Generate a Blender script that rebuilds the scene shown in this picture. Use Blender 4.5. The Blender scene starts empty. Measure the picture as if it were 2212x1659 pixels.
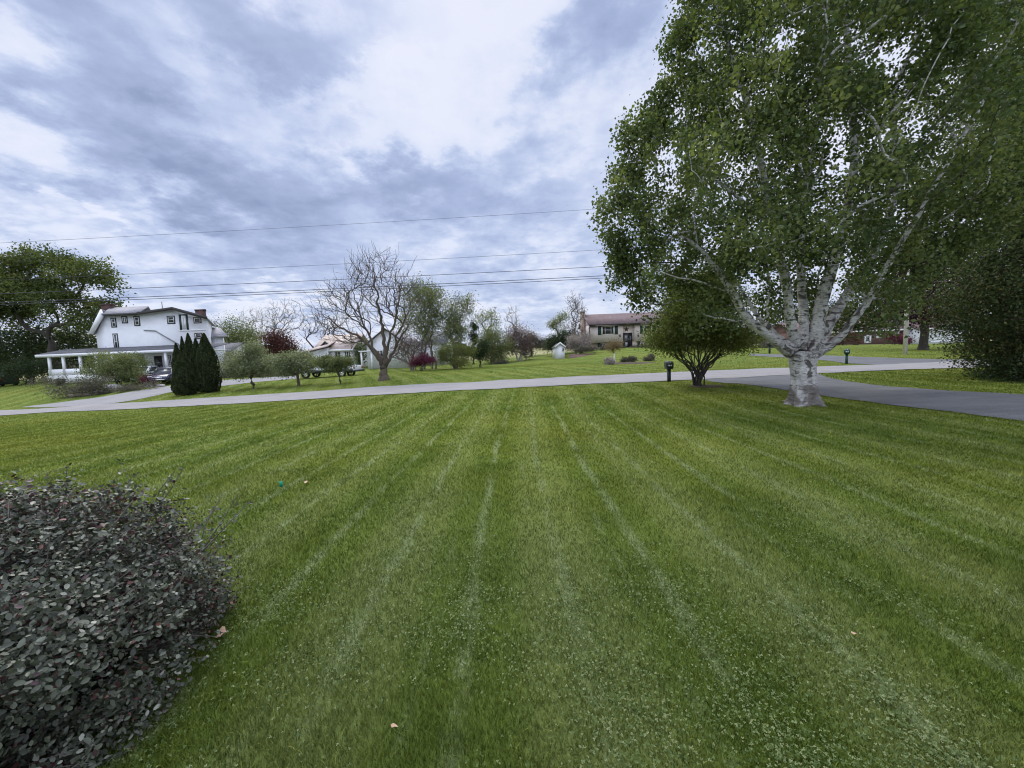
import bpy, math, random
import numpy as np
from mathutils import Vector, Matrix
S = bpy.context.scene
COL = S.collection
R = math.radians
# ------------------------------------------------------------------ camera
FPX, PITCH, ROLL, CAMZ = 385.0, R(4.46), R(2.3), 1.9
cp, sp, cr, sr = math.cos(PITCH), math.sin(PITCH), math.cos(ROLL), math.sin(ROLL)
FWD = np.array([0, cp, -sp]); R0 = np.array([1.0, 0, 0]); U0 = np.array([0, sp, cp])
RT = cr*R0 - sr*U0; UP = sr*R0 + cr*U0
cam_d = bpy.data.cameras.new('camera'); cam = bpy.data.objects.new('camera', cam_d); COL.objects.link(cam)
cam_d.sensor_width = 36; cam_d.lens = 36*FPX/1024; cam_d.clip_start = 0.05; cam_d.clip_end = 3000
cam.matrix_world = Matrix(((RT[0], UP[0], -FWD[0], 0), (RT[1], UP[1], -FWD[1], 0), (RT[2], UP[2], -FWD[2], CAMZ), (0, 0, 0, 1)))
S.camera = cam
# ------------------------------------------------------------------ node helper
class NT:
    def __init__(s, tree): s.t = tree; s.n = tree.nodes; s.l = tree.links
    def node(s, typ, ins=None, **kw):
        n = s.n.new(typ)
        for k, v in kw.items(): setattr(n, k, v)
        for k, v in (ins or {}).items(): s.put(n.inputs[k], v)
        return n
    def put(s, sock, v):
        if hasattr(v, 'is_linked') or hasattr(v, 'links'): s.l.new(v, sock)
        else: sock.default_value = v
    def m(s, op, a, b=0.0, c=0.0, clamp=False):
        n = s.n.new('ShaderNodeMath'); n.operation = op; n.use_clamp = clamp
        s.put(n.inputs[0], a); s.put(n.inputs[1], b); s.put(n.inputs[2], c); return n.outputs[0]
    def vm(s, op, a, b=(0, 0, 0)):
        n = s.n.new('ShaderNodeVectorMath'); n.operation = op
        s.put(n.inputs[0], a)
        if op == 'SCALE': s.put(n.inputs[3], b)
        else: s.put(n.inputs[1], b)
        return n.outputs[0]
    def noise(s, vec, scale, detail=4, rough=.55, dist=0.0):
        n = s.node('ShaderNodeTexNoise', {'Scale': scale, 'Detail': detail, 'Roughness': rough, 'Distortion': dist}); s.l.new(vec, n.inputs['Vector']); return n
    def mix(s, f, a, b, blend='MIX'):
        n = s.n.new('ShaderNodeMix'); n.data_type = 'RGBA'; n.blend_type = blend
        s.put(n.inputs[0], f); s.put(n.inputs[6], a); s.put(n.inputs[7], b); return n.outputs[2]
    def rng(s, v, a, b, c=0.0, d=1.0, smooth=False):
        n = s.n.new('ShaderNodeMapRange'); n.clamp = True
        if smooth: n.interpolation_type = 'SMOOTHSTEP'
        for i, x in enumerate((v, a, b, c, d)): s.put(n.inputs[i], x)
        return n.outputs[0]
    def ramp(s, v, stops):
        n = s.n.new('ShaderNodeValToRGB'); e = n.color_ramp.elements
        while len(e) < len(stops): e.new(.5)
        for x, (p, c) in zip(e, stops): x.position = p; x.color = (*c, 1)
        s.l.new(v, n.inputs[0]); return n.outputs[0]
# ------------------------------------------------------------------ world: broken cloud deck under a Nishita sky
SUN_AZ, SUN_EL = R(-35), R(52)      # azimuth from +Y towards +X
W = bpy.data.worlds.new('World'); S.world = W; W.use_nodes = True
w = NT(W.node_tree); w.n.clear()
geo = w.node('ShaderNodeTexCoord').outputs['Generated']
sx = w.node('ShaderNodeSeparateXYZ'); w.l.new(geo, sx.inputs[0]); X, Y, Z = sx.outputs
sky = w.node('ShaderNodeTexSky', sky_type='NISHITA', sun_disc=False, sun_elevation=SUN_EL, sun_rotation=SUN_AZ)
az = w.m('ARCTAN2', X, Y); el = w.m('ARCSINE', Z)
zz = w.m('ADD', w.m('MAXIMUM', Z, 0.0), .16)
pl = w.node('ShaderNodeCombineXYZ'); w.l.new(w.m('DIVIDE', X, zz), pl.inputs[0]); w.l.new(w.m('DIVIDE', Y, zz), pl.inputs[1]); pl.inputs[2].default_value = 1.7
P = pl.outputs[0]
wn = w.noise(P, 1.1, 5, .6); wcol = w.vm('SUBTRACT', wn.outputs['Color'], (.5, .5, .5))
ws = w.node('ShaderNodeSeparateXYZ'); w.l.new(wcol, ws.inputs[0])
wn2 = w.noise(P, 4.5, 6, .62); ws2 = w.node('ShaderNodeSeparateXYZ'); w.l.new(w.vm('SUBTRACT', wn2.outputs['Color'], (.5, .5, .5)), ws2.inputs[0])
azw = w.m('ADD', az, w.m('ADD', w.m('MULTIPLY', ws.outputs[0], .5), w.m('MULTIPLY', ws2.outputs[0], .4)))
elw = w.m('ADD', el, w.m('ADD', w.m('MULTIPLY', ws.outputs[1], .3), w.m('MULTIPLY', ws2.outputs[1], .3)))
def px_dir(px, py):
    d = FWD + (px-512)/FPX*RT + (384-py)/FPX*UP; d = d/np.linalg.norm(d)
    return math.atan2(d[0], d[1]), math.asin(d[2])
def blob(px, py, rx, ry, rot, amp):
    a0, e0 = px_dir(px, py); a1, _ = px_dir(px+10, py); _, e1 = px_dir(px, py-10)
    sxr, syr = rx*abs(a1-a0)/10, ry*abs(e1-e0)/10
    da = w.m('SUBTRACT', azw, a0); de = w.m('SUBTRACT', elw, e0); c_, s_ = math.cos(R(rot)), math.sin(R(rot))
    u = w.m('DIVIDE', w.m('ADD', w.m('MULTIPLY', da, c_), w.m('MULTIPLY', de, s_)), sxr)
    v = w.m('DIVIDE', w.m('SUBTRACT', w.m('MULTIPLY', de, c_), w.m('MULTIPLY', da, s_)), syr)
    q = w.m('ADD', w.m('MULTIPLY', u, u), w.m('MULTIPLY', v, v))
    return w.m('MULTIPLY', w.m('DIVIDE', 1.0, w.m('ADD', 1.0, w.m('MULTIPLY', q, q))), amp)
acc = w.m('MULTIPLY', w.m('SUBTRACT', wn.outputs['Fac'], .5), 1.1)
acc = w.m('ADD', acc, w.m('MULTIPLY', w.m('SUBTRACT', wn2.outputs['Fac'], .5), 1.1))
n3 = w.noise(P, 13, 6, .6); acc = w.m('ADD', acc, w.m('MULTIPLY', w.m('SUBTRACT', n3.outputs['Fac'], .5), .36))
for b in [(270, 15, 115, 50, 0, .55), (130, 95, 130, 40, -38, .32), (250, 195, 110, 62, -25, .58), (70, 140, 90, 30, -25, .2),
          (400, 190, 85, 34, 8, .62), (615, 30, 100, 50, 25, .6), (545, 195, 85, 32, 20, .28), (200, 285, 220, 22, 0, .25), (560, 270, 120, 22, 8, .22),
          (480, 105, 100, 60, 20, -.34), (395, 75, 65, 25, 20, -.28), (75, 215, 35, 14, -10, -.4), (140, 190, 30, 28, 0, -.2), (345, 170, 22, 60, 30, -.18),
          (30, 120, 95, 70, -30, .36), (30, 40, 80, 45, 0, .12), (20, 235, 60, 30, 0, .15), (360, 305, 120, 18, 0, -.1), (240, 310, 70, 10, 0, -.3), (690, 130, 120, 50, 0, -.2), (860, 60, 160, 120, 0, -.3)]:
    acc = w.m('ADD', acc, blob(*b))
val = w.m('ADD', acc, .405)
n4 = w.noise(P, 2.6, 6, .55); val = w.m('ADD', w.m('MULTIPLY', val, .74), w.m('MULTIPLY', w.m('SUBTRACT', n4.outputs['Fac'], .5), .5)); val = w.m('SUBTRACT', val, .03)
ccol = w.ramp(val, [(0.0, (.80, .83, .96)), (.22, (.72, .775, .935)), (.42, (.53, .61, .83)), (.62, (.40, .48, .71)), (1.0, (.25, .32, .51))])
# overcast zenith (out of view) is brighter than the band above the horizon
zen = w.rng(el, R(43), R(72), .78, 2.6, True)
back = w.rng(Y, -.1, -.7, 1.0, 1.7, True)  # added gain on the unseen sky behind the camera, to brighten the ground
ccol = w.vm('SCALE', ccol, w.m('MULTIPLY', zen, back))
skyc = w.vm('SCALE', sky.outputs[0], .09)
cc = w.mix(.93, skyc, ccol)
below = w.rng(Z, -.02, -.1, 0, 1); cc = w.mix(below, cc, (.08, .1, .06, 1))
bg = w.node('ShaderNodeBackground', {'Strength': 1.0}); w.l.new(cc, bg.inputs[0])
wo = w.node('ShaderNodeOutputWorld'); w.l.new(bg.outputs[0], wo.inputs[0])
sl = bpy.data.lights.new('sun', 'SUN'); sl.energy = 1.5; sl.angle = R(20); sl.color = (1, .95, .86)
so = bpy.data.objects.new('sun', sl); COL.objects.link(so)
sd = Vector((math.sin(SUN_AZ)*math.cos(SUN_EL), math.cos(SUN_AZ)*math.cos(SUN_EL), math.sin(SUN_EL)))
so.rotation_euler = sd.to_track_quat('Z', 'Y').to_euler(); so.location = (0, 0, 30)
vs = S.view_settings; vs.view_transform = 'Standard'; vs.look = 'None'; vs.exposure = 0.42; vs.gamma = 1.0
S.cycles.filter_width = 1.1; S.cycles.max_bounces = 6; S.cycles.diffuse_bounces = 3; S.cycles.transmission_bounces = 4; S.cycles.transparent_max_bounces = 8
# ------------------------------------------------------------------ pixel <-> world (used to place real things at real distances)
def at(px, py, Yd):
    d = FWD + (px-512)/FPX*RT + (384-py)/FPX*UP
    return np.array([0, 0, CAMZ]) + d*(Yd/d[1])
def r1(x, y): return x*.12058, 225+y*.12058
def r2(x, y): return 87.5+x*.06781, 287.5+y*.06781
def r3(x, y): return 212.5+x*.06781, 287.5+y*.06781
def r4(x, y): return 287.5+x*.10172, 225+y*.10172
def r5(x, y): return 537.5+x*.07911, 275+y*.07911
def r6(x, y): return 637.5+x*.09042, 275+y*.09042
def r7(x, y): return 812.5+x*.0957, 275+y*.0957
def r9(x, y): return 575+x*.20298, y*.20298
def r10(x, y): return 762.5+x*.09796, 250+y*.09796
def r11(x, y): return 475+x*.06781, 287.5+y*.06781
# ------------------------------------------------------------------ terrain
ctrl = [(x, y, 0) for x, y in ((-14, 2), (-7, 2), (0, 1), (7, 2), (14, 2), (-9, 8), (0, 7), (6, 7), (0, 12), (8, 11), (-3, -8), (-20, -5), (20, -8), (-30, -30), (30, -30), (0, -40))]
for px, py, yd in ((0, 416, 28), (112, 410.2, 25), (225, 405, 21.9), (362, 396.3, 20), (475, 390.2, 19.6), (625, 383, 19.5), (683, 380.5, 19.8), (791, 375, 20.3), (918, 369.7, 20.6), (983, 367.6, 20.8),
                   (0, 410.6, 32.5), (225, 397, 27), (362, 388.5, 25), (475, 382.4, 24.8), (625, 375, 25), (791, 368, 25.7), (983, 360.6, 26.2),
                   (384, 380, 28.5), (253.5, 388.5, 32), (298.6, 386, 31), (340, 383.8, 30), (307, 379, 40), (343, 376.5, 39), (183, 394.3, 31), (206, 392, 32), (167, 383, 42), (55, 383, 46), (20, 388, 44),
                   (625, 363, 38), (560, 365, 36), (610, 348.5, 58), (650, 347.5, 58), (470, 369, 46), (540, 352.5, 85), (500, 362, 62), (575, 356, 56), (846, 364, 28.6), (905, 354.4, 36), (923, 350, 45), (960, 343, 75), (830, 345, 70), (760, 355, 42),
                   (540, 347, 200), (300, 360, 150), (100, 368, 150), (800, 342, 200), (950, 336, 200)):
    p = at(px, py, yd); ctrl.append(tuple(p))
ctrl += [(-120, 60, .5), (-60, 100, 1), (120, 60, 1), (-300, 300, 4), (300, 300, 5), (0, 500, 8), (-500, 0, 0), (500, 0, 0), (0, -400, 0), (-500, 600, 8), (500, 600, 8), (16, 9, .05), (20, 12, .1), (-45, 12, -1.0), (-60, 30, -1.5)]
C = np.array(ctrl, float); SC = 20.0
def _phi(r2_): return np.sqrt(r2_ + .04)
def _fit():
    A = C[:, :2]/SC; n = len(A); K = _phi(((A[:, None]-A[None])**2).sum(-1)); K = -K + np.eye(n)*.012
    Pm = np.c_[np.ones(n), A]; M = np.block([[K, Pm], [Pm.T, np.zeros((3, 3))]])
    return A, np.linalg.solve(M, np.r_[C[:, 2], 0, 0, 0])
CA, CW = _fit()
def H(x, y):
    x = np.asarray(x, float); y = np.asarray(y, float); sh = np.broadcast(x, y).shape
    q = np.c_[np.broadcast_to(x, sh).ravel(), np.broadcast_to(y, sh).ravel()]/SC; out = np.empty(len(q))
    for i in range(0, len(q), 50000):
        b = q[i:i+50000]; k = -_phi(((b[:, None]-CA[None])**2).sum(-1)); out[i:i+50000] = k@CW[:-3] + CW[-3] + b@CW[-2:]
    return out.reshape(sh)
TT = np.r_[np.arange(1, 60, .1), np.arange(60, 400, 1)]
def gp(px, py):
    d = FWD + (px-512)/FPX*RT + (384-py)/FPX*UP; d = d/d[1]
    pts = np.array([0, 0, CAMZ])[None] + d[None]*TT[:, None]; h = H(pts[:, 0], pts[:, 1]); k = np.where(pts[:, 2] < h)[0]
    if len(k) == 0: return pts[-1]
    k = k[0]; k0 = max(k-1, 0); a = pts[k0, 2]-h[k0]; b = pts[k, 2]-h[k]; f = a/(a-b) if a != b else 0
    p = pts[k0]*(1-f)+pts[k]*f; return np.array([p[0], p[1], float(H(p[0], p[1]))])
def onground(px, Yd):
    p = at(px, 370, Yd); return np.array([p[0], p[1], float(H(p[0], p[1]))])
# ------------------------------------------------------------------ mesh helpers
def link_mesh(name, V, F, mat, parent=None, smooth=False, attr=None):
    """V (n,3); F list of int arrays (m,k)"""
    me = bpy.data.meshes.new(name); V = np.asarray(V, np.float32); F = [np.asarray(f, np.int32) for f in F if len(f)]
    me.vertices.add(len(V)); me.vertices.foreach_set('co', V.ravel())
    tot = np.concatenate([np.full(len(f), f.shape[1], np.int32) for f in F]); lv = np.concatenate([f.ravel() for f in F])
    me.loops.add(len(lv)); me.loops.foreach_set('vertex_index', lv)
    me.polygons.add(len(tot)); me.polygons.foreach_set('loop_start', np.r_[0, np.cumsum(tot)[:-1]].astype(np.int32))
    try: me.polygons.foreach_set('loop_total', tot)
    except Exception: pass
    me.update(calc_edges=True)
    if attr is not None:
        a = me.attributes.new('rnd', 'FLOAT', 'POINT'); a.data.foreach_set('value', np.asarray(attr, np.float32))
    if smooth: me.polygons.foreach_set('use_smooth', np.ones(len(tot), bool))
    me.materials.append(mat); me.validate(clean_customdata=False)
    o = bpy.data.objects.new(name, me); COL.objects.link(o)
    if parent is not None: o.parent = parent
    return o
def tag(o, label=None, cat=None, group=None, kind=None):
    if label: o['label'] = label
    if cat: o['category'] = cat
    if group: o['group'] = group
    if kind: o['kind'] = kind
    return o
def thing(name, label, cat, loc=(0, 0, 0), rz=0.0, group=None):
    o = bpy.data.objects.new(name, None); COL.objects.link(o); o.location = tuple(float(v) for v in loc); o.rotation_euler = (0, 0, rz); o.empty_display_size = .3
    return tag(o, label, cat, group)
class MB:
    def __init__(s): s.V = []; s.Q = []; s.T = []; s.N = {}; s.n = 0
    def add(s, V, faces):
        V = np.asarray(V, float).reshape(-1, 3)
        for f in faces: s.N.setdefault(len(f), []).append([i+s.n for i in f])
        s.V.append(V); s.n += len(V); return s
    def box(s, x0, x1, y0, y1, z0, z1):
        V = [(x, y, z) for z in (z0, z1) for y in (y0, y1) for x in (x0, x1)]
        return s.add(V, [(0, 2, 3, 1), (4, 5, 7, 6), (0, 1, 5, 4), (2, 6, 7, 3), (0, 4, 6, 2), (1, 3, 7, 5)])
    def prism(s, poly, axis, a, b):
        """extrude a 2-D outline along an axis: 'y' -> poly is (x,z); 'x' -> (y,z); 'z' -> (x,y)"""
        n = len(poly); f = {'y': lambda p, t: (p[0], t, p[1]), 'x': lambda p, t: (t, p[0], p[1]), 'z': lambda p, t: (p[0], p[1], t)}[axis]
        V = [f(p, a) for p in poly]+[f(p, b) for p in poly]
        return s.add(V, [tuple(range(n))[::-1], tuple(range(n, 2*n))]+[(i, (i+1) % n, n+(i+1) % n, n+i) for i in range(n)])
    def slab(s, P4, t):
        P = np.array(P4, float); nrm = np.cross(P[1]-P[0], P[2]-P[0]); nrm /= np.linalg.norm(nrm)
        n = len(P); return s.add(np.r_[P, P+nrm*t], [tuple(range(n))[::-1], tuple(range(n, 2*n))]+[(i, (i+1) % n, n+(i+1) % n, n+i) for i in range(n)])
    def tube(s, pts, rad, sides=8, cap=True):
        pts = np.asarray(pts, float); n = len(pts); rad = np.broadcast_to(rad, (n,))
        d = np.gradient(pts, axis=0); d /= np.linalg.norm(d, axis=1)[:, None]+1e-9
        ref = np.array([0, 0, 1.0]) if abs(d[:, 2]).mean() < .7 else np.array([1.0, 0, 0])
        a = np.cross(d, ref); a /= np.linalg.norm(a, axis=1)[:, None]+1e-9; b = np.cross(d, a)
        th = np.arange(sides)*2*np.pi/sides; V = pts[:, None]+rad[:, None, None]*(np.cos(th)[None, :, None]*a[:, None]+np.sin(th)[None, :, None]*b[:, None])
        F = [(i*sides+j, i*sides+(j+1) % sides, (i+1)*sides+(j+1) % sides, (i+1)*sides+j) for i in range(n-1) for j in range(sides)]
        if cap: F += [tuple(range(sides))[::-1], tuple((n-1)*sides+j for j in range(sides))]
        return s.add(V.reshape(-1, 3), F)
    def build(s, name, mat, parent=None, smooth=False, bevel=0):
        if not s.V: return None
        o = link_mesh(name, np.concatenate(s.V), [np.array(v) for v in s.N.values()], mat, parent, smooth)
        if bevel:
            m = o.modifiers.new('b', 'BEVEL'); m.width = bevel; m.segments = 2; m.limit_method = 'ANGLE'
        return o
# ------------------------------------------------------------------ materials
def mat(name, col, rough=.7, amt=.15, scale=3.0, bump=0.0, bscale=None, metal=0.0, col2=None, spec=.5, stretch=(1, 1, 1)):
    m = bpy.data.materials.new(name); m.use_nodes = True; t = NT(m.node_tree); b = t.n['Principled BSDF']
    co = t.node('ShaderNodeTexCoord').outputs['Object']; mp = t.node('ShaderNodeMapping', {'Scale': stretch}); t.l.new(co, mp.inputs[0]); co = mp.outputs[0]
    nz = t.noise(co, scale, 5, .6); f = t.rng(nz.outputs['Fac'], .3, .7)
    c1 = tuple(max(0, c*(1-amt)) for c in col)+(1,); c2 = (tuple(c*(1+amt) for c in col) if col2 is None else tuple(col2))+(1,)
    t.l.new(t.mix(f, c1, c2), b.inputs['Base Color']); b.inputs['Roughness'].default_value = rough; b.inputs['Metallic'].default_value = metal
    b.inputs['Specular IOR Level'].default_value = spec
    if bump:
        bn = t.noise(co, bscale or scale*6, 4, .6); bp = t.node('ShaderNodeBump', {'Strength': bump, 'Distance': .02}); t.l.new(bn.outputs['Fac'], bp.inputs['Height']); t.l.new(bp.outputs[0], b.inputs['Normal'])
    return m
def leafmat(name, stops, trans=.3, rough=.6, spec=.14):
    m = bpy.data.materials.new(name); m.use_nodes = True; t = NT(m.node_tree); b = t.n['Principled BSDF']; stops = [(p, (q[0]*1.32, q[1]*1.08, q[2]*1.4)) for p, q in stops]
    a = t.node('ShaderNodeAttribute', attribute_name='rnd').outputs['Fac']; c = t.ramp(a, stops)
    t.l.new(c, b.inputs['Base Color']); b.inputs['Roughness'].default_value = rough; b.inputs['Specular IOR Level'].default_value = spec
    tr = t.node('ShaderNodeBsdfTranslucent'); t.l.new(t.mix(1.0, c, (1.15, 1.2, .6, 1), 'MULTIPLY'), tr.inputs[0])
    mx = t.node('ShaderNodeMixShader', {0: trans}); t.l.new(b.outputs[0], mx.inputs[1]); t.l.new(tr.outputs[0], mx.inputs[2])
    t.l.new(mx.outputs[0], t.n['Material Output'].inputs[0]); return m
def siding(name, col, pitch=.14, amt=.06):
    m = mat(name, col, .6, amt, .8); t = NT(m.node_tree); b = t.n['Principled BSDF']
    g = t.node('ShaderNodeTexCoord').outputs['Object']; s3 = t.node('ShaderNodeSeparateXYZ'); t.l.new(g, s3.inputs[0])
    fr = t.m('FRACT', t.m('DIVIDE', s3.outputs[2], pitch)); bp = t.node('ShaderNodeBump', {'Strength': .8, 'Distance': .02})
    t.l.new(fr, bp.inputs['Height']); t.l.new(bp.outputs[0], b.inputs['Normal']); return m
def shingle(name, c1, c2):
    m = mat(name, c1, .85, .1, 2, col2=c2); t = NT(m.node_tree); b = t.n['Principled BSDF']
    co = t.node('ShaderNodeTexCoord').outputs['Object']
    vz = t.node('ShaderNodeTexVoronoi', {'Scale': 3.2}); mp = t.node('ShaderNodeMapping', {'Scale': (1, 1.6, 2.4)}); t.l.new(co, mp.inputs[0]); t.l.new(mp.outputs[0], vz.inputs['Vector'])
    sc = t.node('ShaderNodeSeparateColor'); t.l.new(vz.outputs['Color'], sc.inputs[0])
    t.l.new(t.mix(sc.outputs[0], (*c1, 1), (*c2, 1)), b.inputs['Base Color'])
    nn = t.noise(co, 14, 3); bp = t.node('ShaderNodeBump', {'Strength': .6, 'Distance': .03}); t.l.new(nn.outputs['Fac'], bp.inputs['Height']); t.l.new(bp.outputs[0], b.inputs['Normal']); return m
def brickmat(name, c1, c2, mortar, scale=4.5):
    m = mat(name, c1, .85); t = NT(m.node_tree); b = t.n['Principled BSDF']
    co = t.node('ShaderNodeTexCoord').outputs['Object']; s3 = t.node('ShaderNodeSeparateXYZ'); t.l.new(co, s3.inputs[0])
    cb = t.node('ShaderNodeCombineXYZ'); t.l.new(t.m('ADD', s3.outputs[0], s3.outputs[1]), cb.inputs[0]); t.l.new(s3.outputs[2], cb.inputs[1])
    br = t.node('ShaderNodeTexBrick', {'Scale': scale, 'Color1': (*c1, 1), 'Color2': (*c2, 1), 'Mortar': (*mortar, 1), 'Mortar Size': .015}); t.l.new(cb.outputs[0], br.inputs['Vector'])
    t.l.new(br.outputs['Color'], b.inputs['Base Color']); return m
def glassmat(name, col=(.03, .035, .04)):
    return mat(name, col, .08, .3, 1.5, spec=.8)
M = dict(
 white=siding('white_siding', (.74, .75, .78)), trimw=mat('white_trim', (.78, .78, .8), .5, .05), green=mat('green_trim', (.02, .032, .034), .5, .1), dkgreen=mat('shutter_green', (.012, .045, .04), .5, .1),
 cream=siding('cream_siding', (.76, .655, .6), .12), creamtrim=mat('cream_trim', (.66, .6, .54), .5, .05), tan=mat('tan_foundation', (.42, .34, .27), .8, .2, 2),
 roofm=shingle('mauve_shingle', (.115, .075, .075), (.175, .125, .122)), roofg=shingle('grey_shingle', (.22, .215, .23), (.36, .35, .37)), roofd=mat('dark_fascia', (.035, .03, .03), .6), rooft=mat('tan_metal_roof', (.42, .34, .30), .6, .2, 1.2), roofdk=shingle('dark_shingle', (.07, .07, .08), (.13, .13, .14)),
 brick=brickmat('red_brick', (.085, .04, .035), (.12, .055, .045), (.14, .11, .1)), brickt=brickmat('tan_brick', (.36, .25, .2), (.45, .33, .26), (.45, .4, .35)), brickc=brickmat('chimney_brick', (.06, .03, .025), (.1, .045, .038), (.1, .085, .08)),
 glass=glassmat('window_glass'), glassb=glassmat('window_glass_pale', (.16, .17, .18)), black=mat('black_paint', (.012, .012, .014), .4, .1), rust=mat('rust_metal', (.06, .03, .022), .7, .4, 3), solar=mat('solar_panel', (.03, .035, .06), .2, .2),
 navy=mat('navy_paint', (.012, .015, .04), .22, .1, 1, spec=.8), carwhite=mat('white_paint', (.72, .73, .76), .25, .04, 1, spec=.7), carblack=mat('dark_paint', (.02, .025, .03), .3, .1), tyre=mat('tyre_rubber', (.02, .02, .02), .85, .2), chrome=mat('chrome', (.6, .6, .62), .2, .05, metal=.9), lens=mat('lamp_lens', (.6, .6, .62), .1, .1, spec=.9), redlens=mat('red_lens', (.25, .01, .01), .2, .1),
 mailg=mat('mailbox_green', (.01, .055, .045), .45, .15, 4), mailb=mat('mailbox_dark', (.012, .02, .022), .45, .2, 6), grey=mat('galvanised_grey', (.3, .31, .33), .5, .15), pole=mat('weathered_pole', (.62, .57, .53), .85, .2, 3, bump=.4, stretch=(1, 1, .15)),
 wire=mat('wire_black', (.03, .03, .045), .6, .1), door=mat('dark_door', (.028, .018, .02), .5, .2), wallred=brickmat('retaining_brick', (.2, .12, .1), (.27, .17, .14), (.25, .2, .18), 3), dirt=mat('mulch', (.075, .05, .035), .95, .4, 8, bump=.8), rock=mat('rock', (.33, .31, .29), .9, .3, 2, bump=.8), log=mat('log_wood', (.27, .22, .17), .9, .3, 3, bump=.5), post=mat('post_white', (.7, .7, .68), .6, .1), flag=mat('marker_green', (.0, .28, .17), .5, .05), deadleaf=mat('dead_leaf', (.42, .27, .18), .8, .2, 20),
 bark=mat('bark_brown', (.085, .066, .048), .95, .3, 4, bump=.9, bscale=20, stretch=(1, 1, .25)), barkg=mat('bark_grey', (.15, .13, .115), .95, .3, 4, bump=.9, bscale=16, stretch=(1, 1, .25)), barkd=mat('bark_dark', (.05, .042, .036), .95, .3, 4, bump=.8, stretch=(1, 1, .25)), barkp=mat('bark_pale', (.3, .28, .25), .9, .3, 4, bump=.5, stretch=(1, 1, .3)),
)
def LS(a, b, c, **k): return [(0.0, a), (.5, b), (1.0, c)]
LM = dict(
 birch=leafmat('birch_leaf', LS((.026, .05, .018), (.085, .138, .042), (.23, .3, .09)), .42),
 maple=leafmat('maple_leaf', LS((.03, .055, .018), (.075, .12, .032), (.17, .21, .055)), .35),
 dark=leafmat('dark_leaf', LS((.016, .035, .012), (.03, .055, .018), (.055, .085, .03)), .2),
 mid=leafmat('mid_leaf', LS((.055, .085, .032), (.125, .18, .065), (.24, .29, .11)), .4),
 apple=leafmat('apple_leaf', LS((.07, .11, .045), (.16, .22, .1), (.32, .38, .2)), .3),
 bright=leafmat('bright_leaf', LS((.06, .1, .02), (.13, .18, .045), (.24, .28, .08)), .35),
 grey=leafmat('grey_green_leaf', LS((.04, .05, .035), (.085, .1, .06), (.16, .17, .11)), .25),
 brown=leafmat('budding_twigs', LS((.06, .048, .038), (.11, .09, .066), (.17, .15, .1)), .2),
 purple=leafmat('purple_leaf', LS((.014, .006, .012), (.042, .016, .024), (.085, .034, .04)), .2),
 copper=leafmat('copper_leaf', LS((.03, .016, .012), (.065, .032, .022), (.12, .055, .035)), .25),
 red=leafmat('red_leaf', LS((.035, .01, .018), (.09, .022, .038), (.16, .05, .065)), .25),
 yew=leafmat('yew_leaf', LS((.016, .036, .013), (.045, .082, .026), (.15, .155, .05)), .25),
 arbor=leafmat('arborvitae_leaf', LS((.012, .024, .008), (.03, .05, .016), (.07, .1, .032)), .2),
 lilac=leafmat('vase_leaf', LS((.04, .065, .018), (.12, .18, .04), (.3, .37, .09)), .45),
 bush=leafmat('bush_leaf', LS((.05, .058, .05), (.12, .14, .125), (.27, .30, .29)), .1, .38, .5),
 olive=leafmat('olive_copper_leaf', LS((.07, .06, .03), (.15, .13, .055), (.26, .24, .1)), .35),
 silver=leafmat('silver_leaf', LS((.16, .18, .13), (.28, .3, .22), (.45, .46, .36)), .2),
)
# birch bark: chalk white with dark lenticels, black creases and a rough base
def birchbark():
    m = bpy.data.materials.new('birch_bark'); m.use_nodes = True; t = NT(m.node_tree); b = t.n['Principled BSDF']
    g = t.node('ShaderNodeNewGeometry').outputs['Position']
    mp = t.node('ShaderNodeMapping', {'Scale': (2.2, 2.2, 9)}); t.l.new(g, mp.inputs[0])
    n1 = t.noise(mp.outputs[0], 1.6, 6, .7, .6); n2 = t.noise(g, 5, 5, .65); n3 = t.noise(g, 1.5, 3, .6, 1.5)
    mp2 = t.node('ShaderNodeMapping', {'Scale': (5, 5, 38)}); t.l.new(g, mp2.inputs[0]); n4 = t.noise(mp2.outputs[0], 1.4, 3, .6)
    c = t.mix(t.rng(n2.outputs['Fac'], .35, .65), (.40, .38, .37, 1), (.78, .76, .74, 1))
    c = t.mix(t.rng(n4.outputs['Fac'], .58, .66), c, (.16, .14, .13, 1))
    c = t.mix(t.rng(n1.outputs['Fac'], .545, .62), c, (.05, .043, .038, 1))
    c = t.mix(t.m('MULTIPLY', t.rng(n3.outputs['Fac'], .57, .63), .85), c, (.05, .035, .03, 1))
    s3 = t.node('ShaderNodeSeparateXYZ'); t.l.new(g, s3.inputs[0])
    low = t.m('MULTIPLY', t.rng(s3.outputs[2], .66, .62), t.rng(n3.outputs['Fac'], .36, .5)); c = t.mix(t.m('MULTIPLY', low, .85), c, (.12, .1, .085, 1)); fk = t.m('MULTIPLY', t.rng(s3.outputs[2], 1.15, 1.45), t.m('MULTIPLY', t.rng(s3.outputs[2], 2.3, 1.7), t.rng(n2.outputs['Fac'], .48, .56))); c = t.mix(t.m('MULTIPLY', fk, .75), c, (.055, .038, .032, 1))
    t.l.new(c, b.inputs['Base Color']); b.inputs['Roughness'].default_value = .8
    bp = t.node('ShaderNodeBump', {'Strength': .9, 'Distance': .04}); t.l.new(t.m('ADD', n1.outputs['Fac'], n2.outputs['Fac']), bp.inputs['Height']); t.l.new(bp.outputs[0], b.inputs['Normal'])
    return m
M['birch'] = birchbark()
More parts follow.
